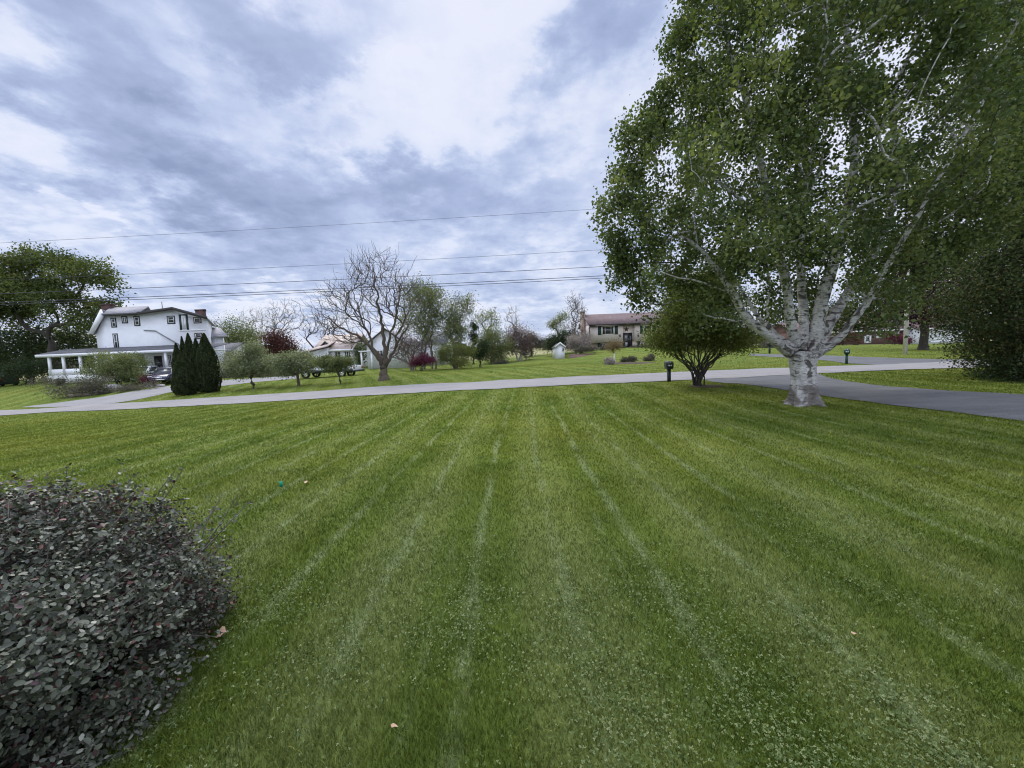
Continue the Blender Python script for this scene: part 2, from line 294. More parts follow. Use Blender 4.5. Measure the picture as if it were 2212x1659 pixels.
# ------------------------------------------------------------------ lawn colour (painted sheen of mowing passes, clippings, clover patches, house shade painted on the near part) shared by soil sheet and blades
def lawn_group():
    g = bpy.data.node_groups.new('lawn_tint', 'ShaderNodeTree'); g.interface.new_socket('Color', in_out='OUTPUT', socket_type='NodeSocketColor')
    t = NT(g); out = t.node('NodeGroupOutput'); pos = t.node('ShaderNodeNewGeometry').outputs['Position']
    s3 = t.node('ShaderNodeSeparateXYZ'); t.l.new(pos, s3.inputs[0]); x, y = s3.outputs[0], s3.outputs[1]
    flat = t.node('ShaderNodeCombineXYZ'); t.l.new(x, flat.inputs[0]); t.l.new(y, flat.inputs[1]); p = flat.outputs[0]
    nw = t.noise(p, .22, 2); wob = t.m('MULTIPLY', t.m('SUBTRACT', nw.outputs['Fac'], .5), .35)
    edge = t.noise(p, 2.2, 4, .6); ed = t.m('MULTIPLY', t.m('SUBTRACT', edge.outputs['Fac'], .5), .5)
    far = t.rng(y, 23, 25)                                       # the neighbour's lawn is mown on the diagonal
    u1 = t.m('SUBTRACT', x, t.m('MULTIPLY', y, .02)); u1 = t.m('ADD', u1, t.m('MULTIPLY', t.m('SINE', t.m('MULTIPLY', y, .22)), .12))
    u2 = t.m('ADD', t.m('MULTIPLY', x, .92), t.m('MULTIPLY', y, .38))
    u = t.m('ADD', t.m('MULTIPLY', u1, t.m('SUBTRACT', 1.0, far)), t.m('MULTIPLY', u2, far)); u = t.m('ADD', t.m('ADD', u, wob), t.m('MULTIPLY', ed, .16))
    band = t.m('SINE', t.m('MULTIPLY', u, math.pi/.78)); band = t.rng(band, -.6, .6, 0, 1, True)
    mid2 = t.noise(p, 3.5, 4, .65)
    fr = t.m('ABSOLUTE', t.m('SUBTRACT', t.m('FRACT', t.m('DIVIDE', u, .78)), .5))      # 0 at the seam of two passes
    line = t.rng(fr, .01, .12, 1, 0, True); ln = t.noise(p, .9, 3); line = t.m('MULTIPLY', line, t.m('MULTIPLY', t.rng(ln.outputs['Fac'], .36, .55), t.rng(mid2.outputs['Fac'], .32, .52)))
    line = t.m('MULTIPLY', line, t.rng(y, 9, 18, 1.0, .45)); l2 = t.m('ABSOLUTE', t.m('SUBTRACT', t.m('FRACT', t.m('ADD', t.m('DIVIDE', u, .78), .34)), .5)); line = t.m('MAXIMUM', line, t.m('MULTIPLY', t.m('MULTIPLY', t.rng(l2, .01, .07, 1, 0, True), t.rng(ln.outputs['Fac'], .5, .35)), .45))
    big = t.noise(p, .16, 3, .6); med = t.noise(p, .9, 4, .6); fine = t.noise(p, 30, 3, .7)
    c = t.mix(t.rng(med.outputs['Fac'], .3, .7), (.085, .14, .02, 1), (.15, .225, .034, 1))
    c = t.mix(t.m('MULTIPLY', t.rng(big.outputs['Fac'], .42, .68), .6), c, (.21, .24, .035, 1))
    c = t.mix(t.m('MULTIPLY', band, .42), c, (.235, .30, .08, 1))  # sheen of blades bent by the mower, painted as a lighter colour
    c = t.mix(t.m('MULTIPLY', line, .72), c, (.29, .37, .17, 1))
    c = t.mix(t.m('MULTIPLY', t.rng(mid2.outputs['Fac'], .6, .75), .5), c, (.035, .062, .016, 1))
    c = t.mix(t.m('MULTIPLY', t.rng(fine.outputs['Fac'], .3, .7), .35), c, (.03, .05, .014, 1))
    tw = t.m('MULTIPLY', t.rng(t.m('ADD', y, t.m('MULTIPLY', big.outputs['Fac'], 5.0)), 11.0, 4.5, 0, 1, True), .85); c = t.mix(tw, c, t.mix(band, t.mix(med.outputs['Fac'], (.045, .08, .014, 1), (.11, .165, .03, 1)), t.mix(med.outputs['Fac'], (.07, .11, .025, 1), (.15, .2, .06, 1))))  # near lawn painted darker, for shade of the unseen house behind the camera
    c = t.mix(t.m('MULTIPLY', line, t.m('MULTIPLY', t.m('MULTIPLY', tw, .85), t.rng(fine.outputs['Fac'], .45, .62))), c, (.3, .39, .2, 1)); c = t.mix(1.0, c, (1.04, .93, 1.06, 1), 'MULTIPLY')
    t.l.new(c, out.inputs[0]); return g
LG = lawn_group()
def lawnmat(name, blade):
    m = bpy.data.materials.new(name); m.use_nodes = True; t = NT(m.node_tree); b = t.n['Principled BSDF']
    gn = t.n.new('ShaderNodeGroup'); gn.node_tree = LG; c = gn.outputs[0]
    if blade:
        a = t.node('ShaderNodeAttribute', attribute_name='rnd').outputs['Fac']
        c = t.mix(1.0, c, t.ramp(a, [(0, (.3, .36, .25)), (.45, (1.1, 1.12, .85)), (.8, (2.0, 1.85, 1.3)), (1, (3.4, 2.8, 2.1))]), 'MULTIPLY')
        tr = t.node('ShaderNodeBsdfTranslucent'); t.l.new(c, tr.inputs[0]); mx = t.node('ShaderNodeMixShader', {0: .3})
        t.l.new(b.outputs[0], mx.inputs[1]); t.l.new(tr.outputs[0], mx.inputs[2]); t.l.new(mx.outputs[0], t.n['Material Output'].inputs[0])
    else:
        g = t.node('ShaderNodeNewGeometry').outputs['Position']; s3 = t.node('ShaderNodeSeparateXYZ'); t.l.new(g, s3.inputs[0])
        dry = t.rng(s3.outputs[1], 66, 76); n = t.noise(g, .5, 4); c = t.mix(dry, c, t.mix(n.outputs['Fac'], (.26, .25, .12, 1), (.34, .33, .17, 1)))
        n2 = t.noise(g, 12, 5, .7); bp = t.node('ShaderNodeBump', {'Strength': .8, 'Distance': .05}); t.l.new(n2.outputs['Fac'], bp.inputs['Height']); t.l.new(bp.outputs[0], b.inputs['Normal'])
    t.l.new(c, b.inputs['Base Color']); b.inputs['Roughness'].default_value = .8 if blade else .95; b.inputs['Specular IOR Level'].default_value = .1 if blade else .05
    return m
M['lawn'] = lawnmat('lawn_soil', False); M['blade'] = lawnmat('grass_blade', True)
def asphalt(name, c1, c2, crack=.5):
    m = bpy.data.materials.new(name); m.use_nodes = True; t = NT(m.node_tree); b = t.n['Principled BSDF']; g = t.node('ShaderNodeNewGeometry').outputs['Position']
    n1 = t.noise(g, .6, 5, .65); n2 = t.noise(g, 9, 5, .75); n3 = t.noise(g, 45, 2, .8)
    c = t.mix(t.rng(n1.outputs['Fac'], .3, .7), (*c1, 1), (*c2, 1)); mpx = t.node('ShaderNodeMapping', {'Scale': (.35, 2.2, 1)}); t.l.new(g, mpx.inputs[0]); n5 = t.noise(mpx.outputs[0], 1.1, 5, .7); c = t.mix(t.m('MULTIPLY', t.rng(n5.outputs['Fac'], .42, .62), .35), c, tuple(v*.62 for v in c1)+(1,)); c = t.mix(t.m('MULTIPLY', t.rng(n2.outputs['Fac'], .35, .7), .4), c, tuple(v*.55 for v in c1)+(1,))
    c = t.mix(t.m('MULTIPLY', t.rng(n3.outputs['Fac'], .5, .7), .4), c, tuple(min(1, v*1.35) for v in c2)+(1,))
    t.l.new(c, b.inputs['Base Color']); b.inputs['Roughness'].default_value = .9; b.inputs['Specular IOR Level'].default_value = .2
    bp = t.node('ShaderNodeBump', {'Strength': .6, 'Distance': .01}); t.l.new(n3.outputs['Fac'], bp.inputs['Height']); t.l.new(bp.outputs[0], b.inputs['Normal']); return m
M['road'] = asphalt('chipseal_road', (.255, .245, .24), (.32, .305, .30)); M['drive'] = asphalt('old_asphalt', (.115, .117, .122), (.185, .185, .19)); M['gravel'] = asphalt('gravel', (.24, .235, .235), (.31, .3, .3))
# ------------------------------------------------------------------ ground sheet
def build_ground():
    def axis(lo, hi, n, k=6.0):
        s = np.linspace(-1, 1, n); a = np.sinh(k*s)/np.sinh(k); return np.where(a < 0, -a*lo, a*hi)
    xs = axis(-900, 900, 420, 5.5); ys = axis(-500, 1500, 420, 5.8); ys = ys+4
    Xg, Yg = np.meshgrid(xs, ys); Zg = H(Xg, Yg); nx, ny = len(xs), len(ys)
    V = np.c_[Xg.ravel(), Yg.ravel(), Zg.ravel()]; i = np.arange(ny-1)[:, None]*nx+np.arange(nx-1)[None]; i = i.ravel()
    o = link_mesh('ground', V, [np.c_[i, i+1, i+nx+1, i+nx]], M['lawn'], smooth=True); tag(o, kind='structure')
build_ground()
rs = np.random.RandomState(7)
def resample(P, step):
    P = np.asarray(P, float); 
    for _ in range(2):                                            # Chaikin smoothing
        Q = [P[0]]
        for a, b in zip(P[:-1], P[1:]): Q += [a*.75+b*.25, a*.25+b*.75]
        P = np.array(Q+[P[-1]])
    L = np.r_[0, np.cumsum(np.linalg.norm(np.diff(P[:, :2], axis=0), axis=1))]; n = max(int(L[-1]/step), 2)
    s = np.linspace(0, L[-1], n); return np.c_[np.interp(s, L, P[:, 0]), np.interp(s, L, P[:, 1])]
PAVED = []
def strip(name, A, B, mt, off, step=.25, across=10, rag=.2):
    A = resample(A, step); B = resample(B, step); n = max(len(A), len(B)); f = np.linspace(0, 1, n)
    ia = lambda P: np.c_[np.interp(f, np.linspace(0, 1, len(P)), P[:, 0]), np.interp(f, np.linspace(0, 1, len(P)), P[:, 1])]
    A, B = ia(A), ia(B); d = B-A; d /= np.linalg.norm(d, axis=1)[:, None]+1e-9
    def rg(seed):
        r = np.random.RandomState(seed); v = sum(np.interp(np.arange(n), np.arange(0, n+k, k), r.randn(len(np.arange(0, n+k, k))))*a for k, a in ((2, .35), (7, .6), (25, .6))); return v*rag
    A2 = A+d*rg(len(name))[:, None]; B2 = B+d*rg(len(name)+5)[:, None]
    t = np.linspace(0, 1, across)[None, :, None]; G = A2[:, None]*(1-t)+B2[:, None]*t; Zg = H(G[..., 0], G[..., 1])+off
    V = np.concatenate([G, Zg[..., None]], -1).reshape(-1, 3); i = (np.arange(n-1)[:, None]*across+np.arange(across-1)[None]).ravel()
    o = link_mesh(name, V, [np.c_[i, i+1, i+across+1, i+across]], mt, smooth=True); tag(o, kind='structure'); PAVED.append(np.r_[A2, B2[::-1]]); return o
def G2(L): return np.array([gp(*p)[:2] for p in L])
near = [(0, 416), (112, 410.2), (225, 405), (362, 396.3), (475, 390.2), (625, 383), (683, 380.2), (791, 375), (918, 369.7), (983, 367.6), (1023, 365.5)]
farE = [(0, 410.6), (112, 404.3), (225, 397), (362, 388.5), (475, 382.4), (625, 375), (683, 372.2), (791, 368), (918, 363), (983, 360.6), (1023, 359)]
a, b = G2(near), G2(farE)
a = np.r_[[a[0]+(a[0]-a[1])*3], a, [a[-1]+(a[-1]-a[-2])*8]]; b = np.r_[[b[0]+(b[0]-b[1])*3], b, [b[-1]+(b[-1]-b[-2])*8]]
strip('road', a, b, M['road'], .035)
d1 = G2([(700, 380), (712, 382.7), (746, 385.3), (788, 390.7), (822, 396.3), (879, 403.2), (946, 410.9), (1023, 420.5)]); d2 = G2([(812, 370), (824, 376), (837, 380.3), (870, 385), (927, 390.3), (975, 392.2), (1023, 394.6)])
d1 = np.r_[d1, [d1[-1]+(d1[-1]-d1[-2])*4]]; d2 = np.r_[d2, [d2[-1]+(d2[-1]-d2[-2])*4]]
strip('driveway', d1, d2, M['drive'], .022)
strip('driveway', G2([(980, 362), (900, 365.5), (855, 364.3), (830, 361), (791, 358), (750, 355.6)]), G2([(985, 359.5), (946, 359.6), (879, 357.6), (818, 355), (791, 354.6), (750, 353.7)]), M['drive'], .022)
strip('driveway', G2([(20, 407), (84, 399.7), (132, 391.9), (175, 385), (218, 380.5), (253, 378.4), (300, 375.6)]), G2([(90, 406), (128, 401.7), (151, 397), (176, 391), (218, 386.8), (253, 382.4), (300, 378.6)]), M['gravel'], .022)
# ------------------------------------------------------------------ grass blades (mown to ~5 cm), clover
def inside(P, poly):
    x, y = P[:, 0], P[:, 1]; r = np.zeros(len(P), bool); px, py = poly[:, 0], poly[:, 1]; n = len(poly); bb = (x > px.min()) & (x < px.max()) & (y > py.min()) & (y < py.max())
    xi, yi = x[bb], y[bb]; rr = np.zeros(len(xi), bool); j = n-1
    for i in range(n):
        if py[i] != py[j]: rr ^= ((py[i] > yi) != (py[j] > yi)) & (xi < (px[j]-px[i])*(yi-py[i])/(py[j]-py[i])+px[i])
        j = i
    r[bb] = rr; return r
def vnoise(P, s, seed=0):
    r = np.random.RandomState(seed); T = r.rand(256, 256); q = P*s; i = np.floor(q).astype(int); f = q-i; f = f*f*(3-2*f); g = lambda a, b: T[(i[:, 0]+a) % 256, (i[:, 1]+b) % 256]
    return (g(0, 0)*(1-f[:, 0])+g(1, 0)*f[:, 0])*(1-f[:, 1])+(g(0, 1)*(1-f[:, 0])+g(1, 1)*f[:, 0])*f[:, 1]
def build_grass(N=950000):
    r = np.random.RandomState(3); Y0, Y1 = 1.0, 62.0
    y = Y0*np.exp(r.rand(N)**.85*math.log(Y1/Y0)); x = (r.rand(N)*2-1)*(1.5*y+1.2); P = np.c_[x, y]
    keep = np.ones(N, bool)
    for poly in PAVED: keep &= ~inside(P+ (r.randn(N, 2))*.13, poly)
    P = P[keep]; x, y = P.T; n = len(P); z = H(x, y)
    th = r.rand(n)*2*np.pi; wdt = np.clip(.0014*y, .0036, .021)*(.7+.6*r.rand(n)); ht = (.027+.024*r.rand(n))*(1+.15*np.clip(y/20, 0, 2)); ht *= .7+.6*vnoise(P, 1.3, 2)
    for (qx, qy, q0, qh) in ((805, 404.5, .42, 1.3), (698, 386.5, .45, 1.2), (669, 381.8, .1, 1.6), (384, 380.5, .35, 1.2), (905, 354.4, .15, 1.5), (846, 364, .1, 1.5)):
        c = gp(qx, qy); dd = np.abs(np.hypot(x-c[0], y-c[1])-q0); ht *= 1+qh*np.exp(-(dd/.14)**2)*r.rand(n)
    lean = (.25+.75*r.rand(n))*ht; la = r.rand(n)*2*np.pi
    d = np.c_[np.cos(th), np.sin(th), np.zeros(n)]; b = np.c_[x, y, z-.004]; L = np.c_[np.cos(la)*lean, np.sin(la)*lean, np.zeros(n)]
    v0 = b-d*wdt[:, None]/2; v1 = b+d*wdt[:, None]/2; mid = b+L*.35+np.c_[np.zeros(n), np.zeros(n), ht*.62]; v2 = mid+d*wdt[:, None]*.42; v3 = mid-d*wdt[:, None]*.42; v4 = b+L+np.c_[np.zeros(n), np.zeros(n), ht*.95]
    V = np.stack([v0, v1, v2, v3, v4], 1).reshape(-1, 3); i = np.arange(n)*5
    rnd = np.clip(r.beta(2.2, 3, n)*.75+.25*vnoise(P, 7, 5)+(r.rand(n) < .02)*.4, 0, 1)
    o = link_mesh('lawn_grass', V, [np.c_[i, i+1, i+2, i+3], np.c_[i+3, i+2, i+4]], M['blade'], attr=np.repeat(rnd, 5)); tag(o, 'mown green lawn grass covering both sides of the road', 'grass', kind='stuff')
build_grass()
def build_clover(N=210000):
    r = np.random.RandomState(11); y = 1.1*np.exp(r.rand(N)*math.log(11/1.1)); x = (r.rand(N)*2-1)*(1.45*y+.6); P = np.c_[x, y]
    u = x-.02*y+.12*np.sin(y*.22); seam = 1-np.clip(np.abs(((u/.78) % 1)-.5)/.3, 0, 1)
    dens = np.clip((vnoise(P, .7, 21)*.6+vnoise(P, 3.2, 22)*.5-.33)*2.2, 0, 1)*(.45+.55*seam)*np.clip((11-y)/4, 0, 1)*(1-.7*np.clip((np.abs(x-.3)/y-.9)*3, 0, 1))
    k = r.rand(N) < dens; P = P[k]; n = len(P); z = H(P[:, 0], P[:, 1])+.03+.02*r.rand(n); c = np.c_[P, z]
    sz = (.0034+.003*r.rand(n))*np.clip(.8+.1*P[:, 1], 1, 1.7); a0 = r.rand(n)*6.28; tilt = r.randn(n, 2)*.35; Vs = []
    for q in range(3):
        a = a0+q*2.094; e = np.c_[np.cos(a), np.sin(a)]; p = np.c_[-np.sin(a), np.cos(a)]
        def pt(l, s):
            xy = e*(l*sz)[:, None]+p*(s*sz)[:, None]; return c+np.c_[xy, (xy*tilt).sum(1)]
        Vs += [pt(.05, 0), pt(.6, .5), pt(1.1, .42), pt(1.2, 0), pt(1.1, -.42), pt(.6, -.5)]
    V = np.stack(Vs, 1).reshape(-1, 3); i = np.arange(n*3)*6; F = np.stack([i, i+1, i+2, i+3, i+4, i+5], 1)
    m = leafmat('clover_leaf', LS((.04, .085, .02), (.08, .14, .035), (.19, .26, .1)), .2)
    o = link_mesh('clover_patches', V, [F], m, attr=np.repeat(r.rand(n), 18)); tag(o, 'pale clover leaves speckling the near mown lawn', 'clover', kind='stuff')
build_clover()
# ------------------------------------------------------------------ plants
def leaves(r, C0, size, nrm_up=.3, aspect=.62, droop=0.0, fold=.18):
    n = len(C0); v = r.randn(n, 3); v[:, 2] += nrm_up*2; v /= np.linalg.norm(v, axis=1)[:, None]
    a = r.randn(n, 3); a[:, 2] -= droop; a -= v*(a*v).sum(1)[:, None]; a /= np.linalg.norm(a, axis=1)[:, None]+1e-9; b = np.cross(v, a)
    s = (size*(.65+.7*r.rand(n)))[:, None]
    V = np.stack([C0-a*s*.5, C0+b*s*aspect*.5-a*s*.08+v*s*fold, C0+a*s*.5, C0-b*s*aspect*.5-a*s*.08+v*s*fold], 1).reshape(-1, 3); i = np.arange(n)*4
    return V, [np.c_[i, i+1, i+2], np.c_[i, i+2, i+3]]
def leaf_obj(name, r, C0, crnd, size, mt, parent, **k):
    V, F = leaves(r, C0, size, **k); rnd = np.clip(.55*crnd+.45*r.beta(2, 2.6, len(C0)), 0, 1)
    return link_mesh(name, V, F, mt, parent, attr=np.repeat(rnd, 4))
def grow(r, nodes, parents, dirs, targets, step, ang=.8, up=.0, jit=.04):
    P = np.zeros((len(nodes)+len(targets)*40, 3)); D = np.zeros_like(P); par = list(parents); n = len(nodes); P[:n] = nodes; D[:n] = dirs; tips = []
    for t in targets:
        v = t-P[:n]; d = np.linalg.norm(v, axis=1)+1e-6; cs = (v*D[:n]).sum(1)/d
        cost = d*(1+ang*(1-cs))+up*np.clip(P[:n, 2]-t[2], 0, 9)*2; k = int(cost.argmin()); L = d[k]
        m = int(np.clip(math.ceil(L/step), 1, 39)); p0 = P[k]; p1 = p0+D[k]*L*.3; p1[2] += up*L*.05; prev = k
        for j in range(1, m+1):
            f = j/m; q = (1-f)**2*p0+2*f*(1-f)*p1+f*f*t
            if j < m: q = q+r.randn(3)*jit*step
            P[n] = q; dd = q-P[prev]; D[n] = dd/(np.linalg.norm(dd)+1e-9); par.append(prev); prev = n; n += 1
        tips.append(prev)
    return P[:n], par, D[:n], tips
def skeleton_mesh(mb, P, par, rtip, rroot, fixed=None, minr=0, sides=None):
    n = len(P); cnt = np.zeros(n); ch = [[] for _ in range(n)]
    for i in range(n-1, -1, -1):
        if cnt[i] == 0: cnt[i] = 1
        if par[i] >= 0: cnt[par[i]] += cnt[i]; ch[par[i]].append(i)
    e = math.log(rroot/rtip)/math.log(max(cnt[0], 2)); rad = rtip*cnt**e
    if fixed is not None:
        for i, f in fixed.items(): rad[i] = f
    rad = np.maximum(rad, minr); rad[0] *= 1.45; rad[1] *= 1.08; starts = [0]; 
    while starts:
        s = starts.pop(); chain = [s] if par[s] < 0 else [par[s], s]; c = s
        while ch[c]:
            kids = sorted(ch[c], key=lambda k: -cnt[k]); starts += kids[1:]; c = kids[0]; chain.append(c)
        rr = rad[chain].copy(); 
        if par[s] >= 0: rr[0] = rr[1]
        if len(chain) > 1: mb.tube(P[chain], rr, sides or (12 if rr.max() > .12 else 7 if rr.max() > .04 else 4), cap=False)
    return rad
def ell_targets(r, ells, n, Yd, dsc=1.0, shell=.5):
    """ells: (px,py,rx,ry) crown lobes as seen, each a real ellipsoid at distance Yd"""
    out = []; vol = np.array([e[2]*e[3]*e[2] for e in ells], float)**.8; idx = r.choice(len(ells), n, p=vol/vol.sum())
    for k in idx:
        e = ells[k]; v = r.randn(3); v /= np.linalg.norm(v); v *= (shell+(1-shell)*r.rand()) if r.rand() < .7 else r.rand()
        rxw = e[2]*Yd/FPX; yd = Yd+v[1]*rxw*dsc; c = at(e[0], e[1], Yd); out.append(c+np.array([v[0]*rxw, v[1]*rxw*dsc, v[2]*e[3]*Yd/FPX]))
    return np.array(out)
TR = [100]
def tree(name, label, cat, base, Yd, ells, ncl, lpc, lsize, lm, bark, tr, group=None, th=.35, spread=None, rtip=.012, droop=0, twigs=0, dsc=1.0, shell=.5, multi=1, ang=.8, up=.3, crown='crown', trunk='trunk', holes=0.0, leanup=None, minr=0.0, fan=0):
    TR[0] += 1; r = np.random.RandomState(TR[0]); b = onground(base, Yd) if not isinstance(base, tuple) else gp(*base)
    root = thing(name, label, cat, b, group=group); T = ell_targets(r, ells, ncl, Yd if not isinstance(base, tuple) else b[1], dsc, shell)
    if holes: k = vnoise(T[:, [0, 2]], 8/max(np.ptp(T[:, 0]), .1), TR[0]) > holes; T = T[k] if k.sum() > 5 else T
    cen = T.mean(0); top = T[:, 2].max(); mb = MB(); T = T[np.argsort(np.linalg.norm(T-b, axis=1))]
    T[:, 2] = np.maximum(T[:, 2], H(T[:, 0], T[:, 1])+.12)
    gang = np.arctan2(T[:, 1]-b[1], T[:, 0]-b[0]); gd = np.hypot(T[:, 0]-b[0], T[:, 1]-b[1]); groups = (np.argsort(np.argsort(gang))*multi//len(T)) if multi > 1 else np.zeros(len(T), int)
    for s in range(multi):
        off = np.array([0, 0, 0.0]) if multi == 1 else np.r_[r.randn(2)*tr*2.5, 0]; hh = (top-b[2])*th; goal = cen+(T[groups == s].mean(0)-cen)*1.0 if multi > 1 else cen
        base_p = b+off; dirv = goal-base_p; dirv = dirv/np.linalg.norm(dirv)*np.array([fan or 1, fan or 1, 1]); dirv /= np.linalg.norm(dirv); upv = np.array([0, 0, 1.0]); dirv = upv*(.6 if multi == 1 else .25)+dirv*(.4 if multi == 1 else .75); dirv /= np.linalg.norm(dirv)
        ks = np.linspace(-.03, 1, 6); kk_ = .5 if multi == 1 else .95; nd = np.array([base_p+(upv*(1-k*kk_)+dirv*k*kk_)*hh*k+r.randn(3)*.03*hh*(k > .1) for k in ks]); nd[0, 2] = base_p[2]-.05; dr = np.gradient(nd, axis=0); dr /= np.linalg.norm(dr, axis=1)[:, None]
        dcost = dr.copy(); dcost[:4] *= .3
        P_, par, D, tips = grow(r, nd, [-1, 0, 1, 2, 3, 4], dcost, T[groups == s], max(hh*.22, .15), ang, up)
        if twigs:
            tw = []; 
            sel = [i for i in range(6, len(P_))]
            for i in sel:
                for _ in range(twigs):
                    d = D[i]+r.randn(3)*.55; d[2] += .25; tw.append((i, P_[i]+d/np.linalg.norm(d)*(.35+.65*r.rand())*max(hh*.22, .15)*1.4))
            Pn = [P_]; 
            for i, q in tw:
                mid = (P_[i]+q)/2+r.randn(3)*.03; Pn.append(np.array([mid, q])); par += [i, len(par)]
            P_ = np.concatenate(Pn)
        rad = skeleton_mesh(mb, P_-b, par, rtip, tr*(1 if multi == 1 else .6), minr=minr)
    mb.build(trunk, bark, root, True)
    if lpc:
        sp_ = spread or .09*np.ptp(T[:, 0]); C0 = np.repeat(T, lpc, 0)+r.randn(len(T)*lpc, 3)*sp_*np.array([1, 1, .8]); cr_ = np.repeat(r.rand(len(T)), lpc)
        C0[:, 2] = np.maximum(C0[:, 2], H(C0[:, 0], C0[:, 1])+.03)
        leaf_obj(crown, r, C0-b, cr_, lsize, lm, root, droop=droop)
    return root
# ------------------------------------------------------------------ buildings
def window(parent, x0, x1, z0, z1, yf, frame=.07, rails=(), mulls=(), fm='trimw', gm='glass', outer=None, ow=.09, horiz=True):
    """window on a wall whose outer face is the plane y = yf, looking towards -y"""
    if outer: 
        MB().box(x0-ow, x0, yf-.03, yf+.01, z0-ow, z1+ow).box(x1, x1+ow, yf-.03, yf+.01, z0-ow, z1+ow).box(x0, x1, yf-.03, yf+.01, z1, z1+ow).box(x0, x1, yf-.03, yf+.01, z0-ow, z0).build('casing', M[outer], parent)
    m = MB().box(x0, x0+frame, yf-.05, yf+.02, z0, z1).box(x1-frame, x1, yf-.05, yf+.02, z0, z1).box(x0+frame, x1-frame, yf-.05, yf+.02, z1-frame, z1).box(x0+frame, x1-frame, yf-.05, yf+.02, z0, z0+frame)
    for q in rails: zz_ = z0+(z1-z0)*q; m.box(x0+frame, x1-frame, yf-.045, yf+.02, zz_-.025, zz_+.025)
    for q in mulls: xx = x0+(x1-x0)*q; m.box(xx-.035, xx+.035, yf-.047, yf+.02, z0+frame, z1-frame)
    wobj = m.build('window', M[fm], parent); MB().box(x0+frame*.8, x1-frame*.8, yf-.015, yf+.012, z0+frame*.8, z1-frame*.8).build('pane', M[gm], wobj); return wobj
def white_house():
    Yw = 48.0; O = onground(150, Yw); root = thing('white_house', 'tall white sided farmhouse with low gable roof and long porch behind arborvitae', 'house', O)
    def L(zx, zy, fn=r1, Y=Yw): p = at(*fn(zx, zy), Y)-O; return p[0], p[2]
    D = 8.5
    # wall outline (front), down to the ground
    x_l, z_b = L(810, 1040); _, z_e = L(795, 905); xlt, zlt = L(868, 742); xm, zm = L(1192, 738); xr, zr = L(1462, 697); xR, zR = L(1712, 768)
    x_l = L(797, 905)[0]; wall = [(x_l, -1.2), (xR, -1.2), (xR, zR-.1), (xr, zr-.12), (xm, zm-.06), (L(905, 757)[0], zm-.06), (xlt, zlt), (x_l, z_e)]
    MB().prism(wall, 'y', 0, D).build('wall', M['white'], root)
    # roofs
    rw = MB(); t = .22
    rw.slab([(xr, -.55, zr), (xr, D+.4, zr), (xR+.55, D+.4, zR-.12), (xR+.55, -.55, zR-.12)], .16); rw.slab([(xm-.3, -.55, zm+.02), (xm-.3, D+.4, zm+.02), (xr, D+.4, zr), (xr, -.55, zr)], .16)
    xg = L(905, 757)[0]; xtop, ztop = L(862, 698); xt2, zt2 = L(1140, 712)
    roof = rw.build('roof', M['roofg'], root); fa = MB()
    for (xa, za, xb, zb) in ((xm-.3, zm, xr, zr), (xr, zr, xR+.55, zR-.12)): fa.prism([(xa, za-.16), (xb, zb-.16), (xb, zb+.19), (xa, za+.19)], 'y', -.6, -.555)
    fa.box(xg-.05, xm-.302, -.6, -.56, zm-.14, zm+.1); fa.build('fascia', M['roofd'], root)
    r2_ = MB(); dzs = 1.5; r2_.slab([(xg-.35, -.55, zm+.06), (xm, -.55, zm+.06), (xm, 3.2, zm+1.35), (xg-.7, 3.2, zm+1.35)], .1); r2_.slab([(xm, 3.2, zm+1.25), (xm, D, zm-.2), (xg-.3, D, zm-.2), (xg-.3, 3.2, zm+1.25)], .12); r2_.build('roof', M['roofg'], root)
    # steep left slope with its white soffit band
    xe, ze = L(770, 900); sf = MB(); qx, qz = L(862, 702); sf.slab([(qx+.05, -.29, qz), (xe, -.29, ze), (xe, D+.3, ze), (qx+.05, D+.3, qz)][::-1], .1); sf.build('roof', M['roofg'], root)
    MB().prism([L(866, 704), L(884, 762), L(796, 905), L(768, 902)], 'y', -.5, -.295).build('rake_board', M['trimw'], root)
    ch = MB(); cx, cz = L(895, 690, r1, 51.0); cx += 2.1; ch.box(cx-.75, cx+.75, 2.6, 3.5, zm+.6, cz+.35).box(cx-.85, cx+.85, 2.5, 3.6, cz+.35, cz+.5); ch.build('chimney', M['brickc'], root)
    ch = MB(); cx, cz = L(1660, 720, r1, 52.6); cx += 3.2; ch.box(cx-.6, cx+.75, 4.0, 5.2, zR-.2, cz+.12).box(cx-.68, cx+.83, 3.9, 5.3, cz+.12, cz+.24); ch.build('chimney', M['brickc'], root)
    vx, vz = L(1348, 700, r1, 49.5); vx += 1.05; MB().tube([(vx, 1.5, vz-.1), (vx, 1.5, vz+.95)], .05, 6).build('vent_pipe', M['roofd'], root)
    # upper windows: (zoom box) 
    for (a_, b_, c_, d_, rl, mu, oc, fr, gm) in ((922, 775, 965, 845, (.5,), (), 'green', .055, 'glassb'), (1012, 762, 1056, 810, (), (.5,), 'green', .05, 'glass'), (1112, 760, 1160, 832, (.5,), (), 'green', .055, 'glassb'), (1388, 758, 1450, 815, (.5,), (), 'green', .06, 'glassb'),
            (1608, 770, 1667, 810, (), (), 'rust', .04, 'glass'), (1617, 900, 1675, 940, (), (), 'rust', .04, 'glassb'), (938, 905, 985, 1027, (.5,), (), 'green', .06, 'glassb')):
        x0, z1 = L(a_, b_); x1, z0 = L(b_ and c_, d_); window(root, x0+.06, x1-.04, z0+.06, z1-.06, 0, fr, rl, mu, outer=oc, ow=.13, gm='glass')
    x0, z1 = L(1492, 742); x1, z0 = L(1560, 862); d_ = MB().box(x0+.15, x1-.15, -.05, .01, z0, z1-.15).build('balcony_door', M['trimw'], root); MB().box(x0+.4, x1-.4, -.07, -.052, z0+.25, z1-.4).build('pane', M['glass'], d_)
